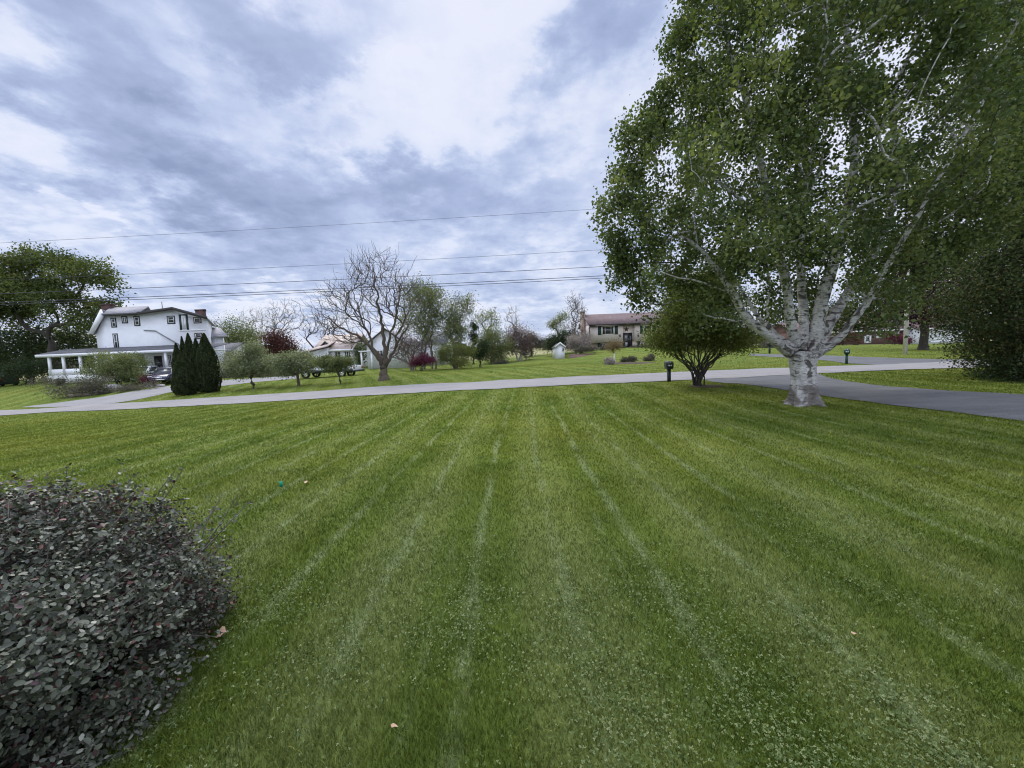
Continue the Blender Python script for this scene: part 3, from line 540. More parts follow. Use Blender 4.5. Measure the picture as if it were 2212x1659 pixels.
    MB().box(x0-.12, x0+.1, -.07, .01, z0-.1, z1).box(x1-.1, x1+.12, -.07, .01, z0-.1, z1).box(x0+.1, x1-.1, -.07, .01, z1-.14, z1).build('casing', M['green'], root)
    xa, za = L(1490, 877); xb, _ = L(1712, 885); MB().box(xa, xb, -.06, .01, za-.06, za+.06).build('trim_band', M['trimw'], root)
    p1, p2, p3 = L(1197, 868), L(1290, 872), L(1485, 985); MB().prism([p1, p2, p3, (p3[0], p3[1]-.14), (p2[0], p2[1]-.14), (p1[0], p1[1]-.14)], 'y', -.1, -.005).build('stair_flashing', M['grey'], root)
    # porch
    Yp = 45.2; lp = lambda zx, zy: (lambda p: (p[0], p[2]))(at(*r1(zx, zy), Yp)-O); yf = Yp-Yw
    xa, za = lp(300, 1078); xb, zb = lp(1478, 1050); zc = (za+zb)/2
    MB().box(xa, xb+4.2, yf-.15, yf-.05, zc-.16, zc+.14).box(xa, xa+.1, yf-.05, 1.5, zc-.16, zc+.14).build('porch_fascia', M['trimw'], root)
    MB().slab([(xa+.1, yf-.05, zc+.13), (xb+4.2, yf-.05, zc+.13), (xb+4.2, -.02, zc+.75), (xa+.1, -.02, zc+.75)], .06).slab([(xa+.1, -.02, zc+.755), (x_l-.01, -.02, zc+.755), (x_l-.01, 3, zc+.5), (xa+.1, 3, zc+.5)], .05).build('porch_roof', M['roofdk'], root)
    MB().box(xa+.11, xb+4.1, yf-.04, -.03, zc-.12, zc-.04).build('porch_ceiling', M['trimw'], root)
    _, zdk = lp(480, 1250); _, zra = lp(480, 1197); xd, _ = lp(395, 1200); xd2, _ = lp(1230, 1200)
    MB().box(xd-.15, xb+4, yf, 0-.01, zdk-.9, zdk).build('porch_deck', M['post'], root)
    MB().box(xd, xd2-4, yf+.05, yf+.12, zdk+.003, zra).box(xd, xd+.08, yf+.12, 0, zdk+.003, zra).build('porch_rail', M['trimw'], root)
    for zx in (405, 522, 662, 795, 935, 1070, 1375, 1470): x_, _ = lp(zx, 1150); MB().box(x_-.11, x_+.11, yf-.01, yf+.21, zdk+.004, zc-.161).build('porch_column', M['trimw'], root)
    x0, z1 = L(1278, 1088); x1, z0 = L(1352, 1182); dr = MB().box(x0, x1, -.06, .01, z0-.5, z1).build('door', M['door'], root); MB().box(x0+.2, x1-.2, -.08, -.062, z0, z1-.25).build('pane', M['glass'], dr); MB().box(x1-.16, x1-.1, -.12, -.062, z0+.1, z0+.2).build('handle', M['chrome'], dr)
    for a_, b_, c_, d_ in ((1150, 1088, 1198, 1155), (1392, 1088, 1418, 1150)): x0, z1 = L(a_, b_); x1, z0 = L(c_, d_); window(root, x0, x1, z0, z1, 0, .07, (.5,), outer='green')
    # lower rear wing at the right with its own roof
    x0, z0 = L(1714, 910); MB().box(xR+.01, xR+1.6, 5, D, -1, z0).build('rear_wing', M['white'], root); MB().slab([(xR-.2, 4.7, z0), (xR+2.3, 4.7, z0-.05), (xR+1.2, D, z0+1.5), (xR-.2, D, z0+1.5)], .14).build('roof', M['roofg'], root)
    bpy.context.view_layer.update()
    for o in COL.objects:                       # the farmhouse is not square in plan: its sides run back to the left
        if o.parent is root and o.type == 'MESH':
            for v in o.data.vertices:
                if v.co.y > .02: v.co.x -= .7*v.co.y
white_house()
def split_level():
    Yw = 60.0; g = onground(640, Yw); O = np.array([12.4, Yw, float(H(14, Yw))-.1]); root = thing('split_level_house', 'beige split level house with mauve shingle roof, green shutters and a barn star', 'house', O)
    L = lambda zx, zy, dy=0.0: (lambda p: (p[0], p[2]))(at(*r5(zx, zy), Yw+dy)-O)
    Wd, D = 13.4, 8.6; _, ze = L(700, 630); _, zov = L(700, 858); _, zr = L(700, 508, 4.4); x1, _ = L(1080, 700); x2, _ = L(1235, 700)
    MB().box(0, x1, 0, D, zov, ze).box(x1, x2, .55, D, zov, ze).box(x2, Wd, 0, D, zov, ze).build('wall', M['cream'], root)
    MB().box(.25, Wd-.25, .58, D-.1, -1.5, zov-.002).build('foundation', M['tan'], root)
    MB().prism([(0.02, ze), (D-.02, ze), (D/2, zr-.12)], 'x', .02, .14).build('gable_wall', M['cream'], root); MB().prism([(0.02, ze), (D-.02, ze), (D/2, zr-.12)], 'x', Wd-.14, Wd-.02).build('gable_wall', M['cream'], root)
    ov = .4; s = (zr-ze)/(D/2); MB().slab([(-.3, -ov, ze-s*ov*.3), (Wd+.3, -ov, ze-s*ov*.3), (Wd+.3, D/2, zr), (-.3, D/2, zr)], .12).slab([(-.3, D/2, zr), (Wd+.3, D/2, zr), (Wd+.3, D+ov, ze-s*ov*.3), (-.3, D+ov, ze-s*ov*.3)], .12).build('roof', M['roofm'], root)
    MB().box(-.3, Wd+.3, -ov-.1, -ov-.005, ze-s*ov*.3-.1, ze-s*ov*.3+.1).build('gutter', M['roofd'], root)
    MB().tube([(-.08, -ov+.1, ze-.2), (-.08, .1, ze-.5), (-.08, -.05, ze-.8), (-.08, -.05, .2)], .06, 6).build('downspout', M['roofd'], root)
    MB().box(0, Wd, -.38, -.002, ze-.3, ze-.24).build('soffit', M['roofd'], root)
    cz = at(*r5(620, 472), Yw+4)[2]-O[2]; MB().box(-.62, -.01, 3.5, 4.9, -1, cz).box(-.7, .05, 3.4, 5.0, cz, cz+.15).build('chimney', M['brickt'], root)
    # windows and shutters
    def win(zx0, zy0, zx1, zy1, **k): x0, z1 = L(zx0, zy0); xb, z0 = L(zx1, zy1); window(root, x0, xb, z0, z1, k.pop('yf', 0), **k); return x0, xb, z0, z1
    def shut(a_, b_, z0, z1):
        m = MB().box(a_, b_, -.05, .005, z0, z1)
        for k in range(9): zz_ = z0+.1+(z1-z0-.2)*k/9; m.box(a_+.07, b_-.07, -.065, -.051, zz_, zz_+.07)
        m.build('shutter', M['dkgreen'], root)
    x0, xb, z0, z1 = win(812, 650, 968, 752, frame=.11, mulls=(.27, .75), fm='creamtrim', outer='creamtrim'); shut(x0-.62, x0-.12, z0, z1); shut(xb+.12, xb+.6, z0, z1)
    x0, xb, z0, z1 = win(1344, 640, 1442, 738, frame=.11, rails=(.5,), fm='creamtrim', outer='creamtrim'); shut(x0-.6, x0-.12, z0, z1); shut(xb+.12, xb+.6, z0, z1)
    for a_, b_, c_, d_ in ((800, 868, 872, 912), (1312, 860, 1400, 905)): x0, xb, z0, z1 = win(a_, b_, c_, d_, frame=.07, mulls=(.5,), yf=.58)
    x0, z0 = L(770, 912); MB().box(x0, x0+.45, .5, .575, z0, zov-.02).build('shutter', M['dkgreen'], root); x0, z0 = L(1278, 905); MB().box(x0, x0+.4, .5, .575, z0, zov-.02).build('shutter', M['dkgreen'], root)
    # entry
    x0, z1 = L(1085, 732); xb, z0 = L(1210, 908); MB().box(x0, x0+.1, .4, .56, z0, z1).box(xb-.1, xb, .4, .56, z0, z1).box(x0+.1, xb-.1, .4, .56, z1-.1, z1).box(xb-.5, xb-.42, .41, .56, z0, z1-.1).build('door_frame', M['black'], root)
    MB().box(xb-.42, xb-.1, .47, .548, z0+.1, z1-.1).build('sidelight', M['glass'], root); d = MB().box(x0+.12, xb-.52, .45, .548, z0, z1-.12).build('door', M['door'], root)
    MB().box(x0+.3, xb-.7, .43, .448, z0+.95, z1-.28).build('pane', M['glassb'], d); MB().box(x0+.36, xb-.76, .43, .448, z0+.15, z0+.75).build('kick_panel', M['grey'], d); MB().tube([(x0+.75, .41, z0+1.5)]+[(x0+.75+.25*math.cos(a_*.6283), .42, z0+1.5+.25*math.sin(a_*.6283)) for a_ in range(1)]+[(x0+.8, .41, z0+1.2)], .04, 6).build('handle', M['chrome'], d)
    cx, cz_ = L(1137, 684); pts = []
    for k in range(10): a_ = math.pi/2+k*math.pi/5; rr = .48 if k % 2 == 0 else .19; pts.append((cx+rr*math.cos(a_), cz_+rr*math.sin(a_)))
    V = [(p[0], .54, p[1]) for p in pts]+[(cx, .42, cz_), (cx, .545, cz_)]; MB().add(V, [(i, (i+1) % 10, 10) for i in range(10)]+[((i+1) % 10, i, 11) for i in range(10)]).build('barn_star', M['rust'], root)
    for zx in (1042, 1270): x_, z_ = L(zx, 765); MB().box(x_-.07, x_+.07, -.16, .0, z_-.2, z_+.15).build('wall_lamp', M['black'], root)
    MB().box(x1-.2, x2+.2, -.9, .44, -.5, z0-.02).box(x1, x2, -1.5, -.9, -.5, z0-.2).build('entry_step', M['grey'], root)
split_level()
def gable_box(name, label, cat, fn, zx0, zx1, zyb, zye, Yd, D, pitch, wm, rm, base_extra=1.0, rz=0, ridge='y', ov=.3, face=None):
    """small gabled building; front wall x-range and eave/base heights read at distance Yd. ridge 'y': gable faces the camera"""
    p0 = at(*fn(zx0, zyb), Yd); p1 = at(*fn(zx1, zyb), Yd); pe = at(*fn((zx0+zx1)/2, zye), Yd); pb = at(*fn((zx0+zx1)/2, zyb), Yd); O = np.array([p0[0], Yd, pb[2]]); root = thing(name, label, cat, O, rz)
    Wd = p1[0]-p0[0]; h = pe[2]-pb[2]; m = MB()
    if ridge == 'y':
        rh = Wd/2*pitch; m.prism([(0, -base_extra), (Wd, -base_extra), (Wd, h), (Wd/2, h+rh), (0, h)], 'y', 0, D).build('wall', M[wm], root)
        MB().slab([(Wd/2, -ov, h+rh+.02), (Wd/2, D+ov, h+rh+.02), (Wd+ov, D+ov, h-ov*pitch+.02), (Wd+ov, -ov, h-ov*pitch+.02)], .1).slab([(-ov, -ov, h-ov*pitch+.02), (-ov, D+ov, h-ov*pitch+.02), (Wd/2, D+ov, h+rh+.02), (Wd/2, -ov, h+rh+.02)], .1).build('roof', M[rm], root)
        if face: MB().prism([(-ov, h-ov*pitch-.08), (Wd/2, h+rh-.1), (Wd+ov, h-ov*pitch-.08), (Wd+ov, h-ov*pitch+.13), (Wd/2, h+rh+.14), (-ov, h-ov*pitch+.13)], 'y', -ov-.06, -ov-.004).build('fascia', M[face], root)
    else:
        rh = D/2*pitch; m.box(0, Wd, 0, D, -base_extra, h).prism([(0, h), (D, h), (D/2, h+rh)], 'x', 0, .15).prism([(0, h), (D, h), (D/2, h+rh)], 'x', Wd-.15, Wd).build('wall', M[wm], root)
        MB().slab([(-ov, -ov, h-ov*pitch+.02), (Wd+ov, -ov, h-ov*pitch+.02), (Wd+ov, D/2, h+rh+.02), (-ov, D/2, h+rh+.02)], .1).slab([(-ov, D/2, h+rh+.02), (Wd+ov, D/2, h+rh+.02), (Wd+ov, D+ov, h-ov*pitch+.02), (-ov, D+ov, h-ov*pitch+.02)], .1).build('roof', M[rm], root)
        if face: MB().box(-ov, Wd+ov, -ov-.06, -ov-.004, h-ov*pitch-.14, h-ov*pitch+.12).build('fascia', M[face], root)
    L = lambda zx, zy: (lambda p: (p[0], p[2]))(at(*fn(zx, zy), Yd)-O)
    return root, L, Wd, h
# white shed beside the split-level
rt, L, Wd, h = gable_box('garden_shed', 'small white garden shed with grey roof beside the flowering shrub', 'shed', r5, 232, 345, 1005, 905, 54, 4.2, .8, 'white', 'roofdk', ov=.15, face='trimw')
x0, z1 = L(308, 915); x1, z0 = L(338, 965); window(rt, x0, x1, z0, z1, 0, .07, gm='glass')
# bungalow behind the pickup
rt, L, Wd, h = gable_box('bungalow', 'low white bungalow with tan metal roof behind the parked pickup truck', 'house', r3, 1560, 2070, 1250, 900, 58, 8, .55, 'white', 'rooft', ridge='x', face='trimw', ov=.5)
for a_, b_, c_, d_, mu in ((1800, 945, 1900, 1050, (.5,)), (1945, 940, 2045, 1038, (.33, .66))): x0, z1 = L(a_, b_); x1, z0 = L(c_, d_); window(rt, x0, x1, z0, z1, 0, .1, (), mu, outer='trimw')
x0, z0 = L(1500, 1000); xg, zg = L(1300, 990); xe_, ze_ = L(1730, 890); gp_ = L(1640, 800)
MB().prism([(xg+.3, zg-.1), (xe_, ze_), (xe_, -1), (L(1500, 1000)[0], -1)], 'y', -.9, -.02).build('wing_wall', M['white'], rt)
MB().slab([(xg, -1.6, zg-.05), (xe_+.4, -1.6, ze_+.1), (xe_+.1, 2.2, ze_+1.1), (xg+1.9, 2.2, zg+1.1)], .1).build('wing_roof', M['rooft'], rt)
MB().slab([(xg+1.6, -1.35, zg+.36), (xg+3.1, -1.35, zg+.72), (xg+4.0, 1.2, zg+1.4), (xg+2.6, 1.2, zg+1.02)], .05).build('solar_panel', M['solar'], rt)
a_ = L(1560, 890); b_ = L(1730, 890); MB().prism([(a_[0], a_[1]), (b_[0]+.2, a_[1]-.1), (gp_[0], gp_[1])], 'y', .6, .8).build('dormer_gable', M['white'], rt); MB().prism([(a_[0]-.3, a_[1]-.15), (gp_[0], gp_[1]+.12), (b_[0]+.5, a_[1]-.25), (b_[0]+.35, a_[1]-.4), (gp_[0], gp_[1]-.14), (a_[0]-.15, a_[1]-.3)], 'y', .3, .6).build('dormer_trim', M['roofd'], rt)
# white barn-like house behind the bare tree
rt, L, Wd, h = gable_box('white_barn', 'white gabled outbuilding half hidden behind the big bare tree', 'barn', r4, 790, 1180, 1385, 1170, 56, 11, .75, 'white', 'roofg', ov=.4, face='roofd')
x0, z1 = L(875, 1235); x1, z0 = L(945, 1300); window(rt, x0, x1, z0, z1, 0, .08, (), (.5,), outer='trimw', gm='glass'); x0, z0 = L(790, 1385); x1, z1 = L(850, 1245); MB().box(x0-.5, x0-.3, -1.2, -1, -.5, z1).box(x1-.1, x1+.1, -1.2, -1, -.5, z1).box(x0-.7, x1+.3, -1.3, -.41, z1, z1+.15).build('porch', M['trimw'], rt)
rt, L, Wd, h = gable_box('farm_outbuilding', 'long pale outbuilding glimpsed through the tall leafy trees', 'barn', r4, 1330, 1560, 1340, 1165, 62, 8, .5, 'white', 'roofdk', ridge='x', ov=.4)
x0, z1 = L(1520, 1270); x1, z0 = L(1550, 1330); window(rt, x0-.5, x1, z0, z1, 0, .08)
rt, L, Wd, h = gable_box('white_garage', 'low white garage between the arborvitae and first apple tree', 'garage', r3, -90, 215, 1180, 985, 60, 7, .5, 'white', 'roofdk', ridge='x', ov=.4)
x0, z1 = L(100, 1050); x1, z0 = L(160, 1110); window(rt, x0, x1, z0, z1, 0, .12, (), (.5,), outer='green'); x0, z0 = L(-20, 1180); MB().box(x0, x0+1, -.04, .004, 0, 2).build('door', M['dkgreen'], rt)
# brick ranch at the right and its white garage
rt, L, Wd, h = gable_box('brick_ranch', 'low brick ranch house seen under the birch branches', 'house', r7, -160, 1110, 715, 575, 72, 9, .45, 'brick', 'roofm', ridge='x', ov=.6, face='trimw')
for a_, b_, c_, d_ in ((540, 628, 610, 710), (665, 620, 715, 658), (818, 560, 905, 628), (975, 600, 1005, 640), (150, 600, 240, 650)): x0, z1 = L(a_, b_); x1, z0 = L(c_, d_); window(rt, x0, x1, z0, z1, 0, .3, (.5,), (), gm='glassb')
x0, z1 = L(1045, 600); x1, z0 = L(1090, 715); d = MB().box(x0, x1, -.08, .005, -.05, z1).build('door', M['door'], rt); MB().box(x0-.35, x0, -.1, .005, -.05, z1+.2).box(x1, x1+.35, -.1, .005, -.05, z1+.2).box(x0, x1, -.1, .005, z1, z1+.2).build('door_surround', M['trimw'], rt); MB().box(x1-.25, x1-.15, -.13, -.081, .9, 1.1).build('handle', M['chrome'], d)
rt, L, Wd, h = gable_box('white_garage', 'bright white garage wall behind the purple maple trunk', 'garage', r7, 1112, 1640, 708, 545, 70, 8, .45, 'white', 'roofm', ridge='x', ov=.5, face='trimw')
m = MB()
x0, z1 = L(1235, 580); x1, z0 = L(1450, 704)
for k in range(5): zz_ = z0+(z1-z0)*k/5; m.box(x0, x1, -.05, -.003, zz_+.02, zz_+(z1-z0)/5-.02)
m.build('garage_door', M['trimw'], rt)
# ------------------------------------------------------------------ vehicles (local +x is the nose)
def wheels(root, xs, half, r_, w_=.24):
    for x_ in xs:
        for s in (-1, 1):
            m = MB(); ring = [(r_*.72, -w_/2), (r_, -w_/2+.03), (r_, w_/2-.03), (r_*.72, w_/2)]; n = 20; V = []; F = []
            for k in range(n):
                a_ = 2*math.pi*k/n
                for (q, t) in ring: V.append((x_+q*math.cos(a_), s*half+t, r_+q*math.sin(a_)))
            for k in range(n):
                for j in range(4): F.append((k*4+j, ((k+1) % n)*4+j, ((k+1) % n)*4+(j+1) % 4, k*4+(j+1) % 4))
            wh = m.add(V, F).build('wheel', M['tyre'], root, True)
            rm = MB(); yo = s*half+s*w_*.3; rm.tube([(x_, yo-.02, r_), (x_, yo+.02, r_)], r_*.25, 12)
            for k in range(5): a_ = 2*math.pi*k/5; rm.prism([(x_+r_*.2*math.cos(a_-.5), r_+r_*.2*math.sin(a_-.5)), (x_+r_*.73*math.cos(a_-.2), r_+r_*.73*math.sin(a_-.2)), (x_+r_*.73*math.cos(a_+.2), r_+r_*.73*math.sin(a_+.2)), (x_+r_*.2*math.cos(a_+.5), r_+r_*.2*math.sin(a_+.5))], 'y', yo-.015, yo+.015)
            rm.build('rim', M['chrome'], wh)
def loft(profile_sections, closed=True):
    """sections: list of (x, [(y,z)...]) same count"""
    m = MB(); n = len(profile_sections[0][1]); V = [(x, y, z) for x, s in profile_sections for y, z in s]; F = []
    for i in range(len(profile_sections)-1):
        for j in range(n): F.append((i*n+j, i*n+(j+1) % n, (i+1)*n+(j+1) % n, (i+1)*n+j))
    F += [tuple(range(n))[::-1], tuple((len(profile_sections)-1)*n+j for j in range(n))]; return m.add(V, F)
def sec(w_, z0, z1, wt=None):
    wt = wt or w_*.93; return [(-w_, z0+.1), (-w_*.9, z0), (w_*.9, z0), (w_, z0+.1), (w_, z0+(z1-z0)*.65), (wt, z1-.03), (wt*.9, z1), (-wt*.9, z1), (-wt, z1-.03), (-w_, z0+(z1-z0)*.65)]
def suv(loc, rz, label, paint, name='suv'):
    root = thing(name, label, 'car', loc, rz)
    loft([(-2.3, sec(.82, .35, .95)), (-2.2, sec(.93, .3, 1.05)), (-1.2, sec(.95, .25, 1.08)), (.7, sec(.95, .25, 1.08)), (1.1, sec(.95, .25, 1.05)), (2.0, sec(.92, .28, .95)), (2.3, sec(.85, .35, .82)), (2.38, sec(.7, .4, .7))]).build('body', M[paint], root, False, .04)
    loft([(-2.15, sec(.85, .95, 1.15, .8)), (-1.85, sec(.86, .95, 1.66, .66)), (-.6, sec(.87, .95, 1.74, .66)), (.3, sec(.87, .95, 1.7, .66)), (1.15, sec(.86, .95, 1.09, .82))]).build('cabin', M[paint], root, False, .04)
    MB().slab([(1.12, -.72, 1.13), (1.12, .72, 1.13), (.42, .6, 1.64), (.42, -.6, 1.64)][::-1], .05).build('windshield', M['glass'], root)
    MB().slab([(-2.13, .7, 1.2), (-2.13, -.7, 1.2), (-1.92, -.6, 1.6), (-1.92, .6, 1.6)][::-1], .05).build('rear_window', M['glass'], root)
    for s in (-1, 1):
        MB().prism([(-1.8, 1.14), (.95, 1.14), (.3, 1.6), (-1.7, 1.6)], 'y', s*.76-.09, s*.76+.09).build('side_window', M['glass'], root)
        MB().box(2.2, 2.33, s*.62-.17, s*.62+.17, .72, .86).build('headlight', M['lens'], root); MB().box(-2.33, -2.2, s*.72-.12, s*.72+.12, .8, 1.1).build('taillight', M['redlens'], root); MB().box(.8, 1.0, s*1.0-.1, s*1.0+.1, 1.08, 1.22).build('mirror', M[paint], root)
    MB().box(2.33, 2.4, -.42, .42, .58, .76).box(2.33, 2.41, -.6, .6, .4, .5).build('grille', M['chrome'], root); wheels(root, (-1.4, 1.42), .86, .36); return root
def pickup(loc, rz, label, paint, low, name='pickup_truck'):
    root = thing(name, label, 'truck', loc, rz)
    loft([(-2.9, sec(.9, .55, 1.1)), (-1.0, sec(.93, .5, 1.12)), (.9, sec(.93, .5, 1.12)), (2.5, sec(.92, .5, 1.08)), (2.85, sec(.85, .55, 1.0))]).build('body', M[paint], root, False, .03)
    MB().box(-2.85, -.95, -.945, .945, .5, .82).box(-.93, 2.6, -.95, .95, .5, .8).build('lower_body', M[low], root)
    loft([(-.95, sec(.84, 1.0, 1.6, .7)), (-.75, sec(.85, 1.0, 1.78, .7)), (.35, sec(.85, 1.0, 1.78, .7)), (1.15, sec(.85, 1.0, 1.14, .8))]).build('cab', M[paint], root, False, .04)
    MB().slab([(1.12, -.7, 1.17), (1.12, .7, 1.17), (.47, .62, 1.7), (.47, -.62, 1.7)][::-1], .05).build('windshield', M['glass'], root)
    for s in (-1, 1): MB().prism([(-.65, 1.15), (.9, 1.15), (.35, 1.66), (-.6, 1.66)], 'y', s*.77-.085, s*.77+.085).build('side_window', M['glass'], root); MB().box(2.8, 2.88, s*.65-.15, s*.65+.15, .8, .95).build('headlight', M['lens'], root); MB().box(-2.94, -2.88, s*.8-.09, s*.8+.09, .8, 1.05).build('taillight', M['redlens'], root)
    MB().box(-2.8, -1.05, -.8, .8, 1.11, 1.15).build('bed_cover', M['carwhite'], root); MB().box(-3.1, -2.9, -.9, .9, .5, .68).build('rear_bumper', M['carblack'], root); MB().box(2.86, 2.98, -.9, .9, .5, .7).build('front_bumper', M['chrome'], root)
    wheels(root, (-1.75, 1.75), .88, .39, .28); return root
g_ = gp(168, 383); suv(g_, R(-68), 'dark navy sport utility car parked by the white farmhouse porch', 'navy')
g_ = onground(146, 45.0); pickup(g_, R(-80), 'silver white pickup parked behind the dark navy car', 'carwhite', 'carwhite')
a_ = gp(307, 379); b_ = gp(343, 376.5); c_ = (a_+b_)/2+np.array([0, .9, 0]); k_ = np.linalg.norm((a_-b_)[:2])/3.5
t_ = pickup((c_[0], c_[1], float(H(c_[0], c_[1]))), math.pi+math.atan2(b_[1]-a_[1], b_[0]-a_[0]), 'white and dark two tone pickup truck parked behind the apple trees', 'carwhite', 'carblack'); t_.scale = (k_, 1, 1)
g_ = onground(-3, 51.0); suv(g_, R(165), 'dark car parked low at the left edge beside the hedge', 'carblack', 'parked_car')
# ------------------------------------------------------------------ mailboxes, pole, wires, small things
def mailbox(px, py, label, mt, rz, h=1.02, name='mailbox'):
    g = gp(px, py); root = thing(name, label, 'mailbox', g, rz, 'mailboxes along the road')
    MB().box(-.075, .075, -.075, .075, -.15, h-.34).build('post', M[mt], root); MB().box(-.13, .13, -.26, .3, h-.4, h-.32).build('base', M[mt], root)
    pr = [(-.15, h-.32), (.15, h-.32), (.15, h-.1)]+[(.15*math.cos(t*math.pi/8), h-.1+.1*math.sin(t*math.pi/8)) for t in range(1, 8)]+[(-.15, h-.1)]
    bx = MB().prism(pr, 'y', -.3, .32).build('box', M[mt], root)
    MB().prism([(p[0]*.93, (p[1]-h+.2)*.93+h-.2) for p in pr], 'y', -.325, -.301).build('door', M['mailb' if mt == 'mailg' else 'grey'] if False else M[mt], root)
    MB().box(-.03, .03, -.345, -.326, h-.07, h-.03).build('handle', M['chrome'], bx); MB().box(-.1, -.03, -.331, -.3255, h-.25, h-.18).box(.0, .06, -.331, -.3255, h-.25, h-.18).build('number_plate', M['post'], bx); MB().box(.151, .17, -.1, .12, h-.28, h-.2).build('flag', M['grey'], root); return root
mailbox(669, 381.8, 'dark mailbox on a black post at the road edge beside the vase shaped shrub', 'mailb', R(-8), 1.05)
mailbox(846.5, 364, 'green mailbox on a green post across the road right of the birch trunk', 'mailg', R(-35), 1.12)
mailbox(769.5, 353.5, 'small far dark mailbox post seen just left of the birch trunk', 'mailb', R(0), 1.25)
pg = gp(905, 354.4); PH = 15.6; root = thing('utility_pole', 'pale weathered utility pole standing in front of the purple maple', 'pole', pg)
MB().tube([(0, 0, -.3), (.02, 0, 5), (.05, 0, PH)], [.17, .155, .12], 14).build('pole', M['pole'], root); MB().box(-.06, .06, -1.3, 1.3, PH-.9, PH-.78).build('crossarm', M['pole'], root)
for yy in (-1.2, 1.2): MB().tube([(0, yy, PH-.78), (0, yy, PH-.55)], .05, 8).build('insulator', M['grey'], root)
MB().box(-.02, .02, -.19, -.15, 0, 2.4).build('ground_guard', M['grey'], root)
def wire(label, pts, Ya, Yb, rad, sag):
    (xa, ya_), (xb, yb_) = pts; a = at(xa, ya_, Ya); b = at(xb, yb_, Yb); d = (b-a); e0 = a-d*.55; e1 = a+d*1.0
    k = np.linspace(0, 1, 60)[:, None]; P_ = e0*(1-k)+e1*k; P_[:, 2] += sag*((k[:, 0]-.35)**2*4-.4)*1.0; c = (e0+e1)/2
    t = k[:, 0]; fa, fb = .55/1.55, 1.0; q = lambda u: sag*((u-.35)**2*4-.4); corr = q(fa)+(q(fb)-q(fa))*(t-fa)/(fb-fa); P_[:, 2] -= corr
    o = MB().tube(P_-c, rad, 5).build('overhead_wire', M['wire']); o.location = tuple(c); return tag(o, label, 'wire', 'overhead wires along the road')
wire('highest thin overhead wire crossing the cloudy sky', ((0, 243), (905, 188)), 33, 36, .012, .5)
wire('second thin overhead wire from the top', ((115, 275), (905, 231)), 32.5, 36, .013, .4)
wire('third overhead wire, dark and thicker than the two above', ((112, 289.3), (905, 249.5)), 31, 36, .021, .4)
wire('upper of the lowest close pair of overhead cables', ((110, 298.3), (905, 258.5)), 31, 36, .024, .45)
wire('bottom cable of the lowest close pair, nearest the treetops', ((108, 300.6), (905, 260.5)), 31, 36, .022, .5)
g = gp(281.5, 489); root = thing('utility_marker', 'small bright green marker flag stuck in the lawn', 'marker flag', g)
MB().tube([(0, 0, -.03), (.003, 0, .1)], .0025, 5).build('stake', M['grey'], root); MB().box(-.022, .022, -.004, .004, .03, .12).build('flag', M['flag'], root)
def fallen_leaf(px, py, s, label, mt='deadleaf', n=3):
    g = gp(px, py); g[2] += .045; r = np.random.RandomState(int(px)); m = MB()
    for k in range(n):
        a = r.rand()*6.28; c = r.randn(2)*s*.5 if n > 1 else np.zeros(2); ca, sa = math.cos(a), math.sin(a); P4 = [(-s, 0, 0), (-s*.3, s*.5, .012), (s*.5, s*.45, .004), (s, 0, .01), (s*.5, -s*.45, .012), (-s*.3, -s*.5, .002)]
        m.add([(c[0]+x*ca-y*sa, c[1]+x*sa+y*ca, z) for x, y, z in P4], [(0, 1, 2, 3, 4, 5)])
    o = m.build('fallen_leaf', M[mt]); o.location = tuple(g); tag(o, label, 'leaf', 'fallen leaves on the lawn')
fallen_leaf(782, 402, .13, 'pale scrap of bark on the grass left of the birch trunk', 'log', 2); fallen_leaf(224, 638, .035, 'curled tan dead leaves on the lawn beside the near bush')
fallen_leaf(854, 640.5, .022, 'single pinkish pale leaf on the right of the lawn', n=1); fallen_leaf(306, 485, .05, 'pale dry scrap on the lawn right of the green marker', n=1); fallen_leaf(395, 735, .02, 'small brown leaf on the lawn near the bottom edge', n=1)
def mound(name, label, px, py, rx, ry, h, mt, cat='ground'):
    g = gp(px, py); n = 40; V = [(0, 0, h)]; r = np.random.RandomState(int(px))
    for k, q in enumerate((.5, .8, 1.0)):
        for j in range(n): a = 2*math.pi*j/n; rr = q*(1+.12*math.sin(3*a+px)+.06*r.randn()); V.append((rx*rr*math.cos(a), ry*rr*math.sin(a), (h*(1-q*q) if q < 1 else -.03)+float(H(g[0]+rx*rr*math.cos(a), g[1]+ry*rr*math.sin(a)))-g[2]+.015))
    F = [(0, 1+j, 1+(j+1) % n) for j in range(n)]+[(1+k*n+j, 1+(k+1)*n+j, 1+(k+1)*n+(j+1) % n, 1+k*n+(j+1) % n) for k in range(2) for j in range(n)]
    o = MB().add(V, F).build(name, M[mt], None, True); o.location = tuple(g); return tag(o, kind='structure')
mound('mulch_bed', '', 705, 386.5, .85, .6, .05, 'dirt'); mound('mulch_bed', '', 629, 363.5, 2.6, 1.0, .12, 'dirt');
# retaining wall by the split level
g0 = at(*r5(415, 1000), 52.5); g1 = at(*r5(730, 985), 54); d = g1-g0; root = thing('retaining_wall', 'low red brick retaining wall below the shrubs of the beige house', 'wall', (g0[0], g0[1], float(H(g0[0], g0[1]))), math.atan2(d[1], d[0])); Lw = np.linalg.norm(d[:2])
MB().box(0, Lw, 0, .35, -.6, .45).build('wall', M['wallred'], root); MB().box(-.03, Lw+.03, -.04, .39, .45, .53).build('cap', M['wallred'], root)
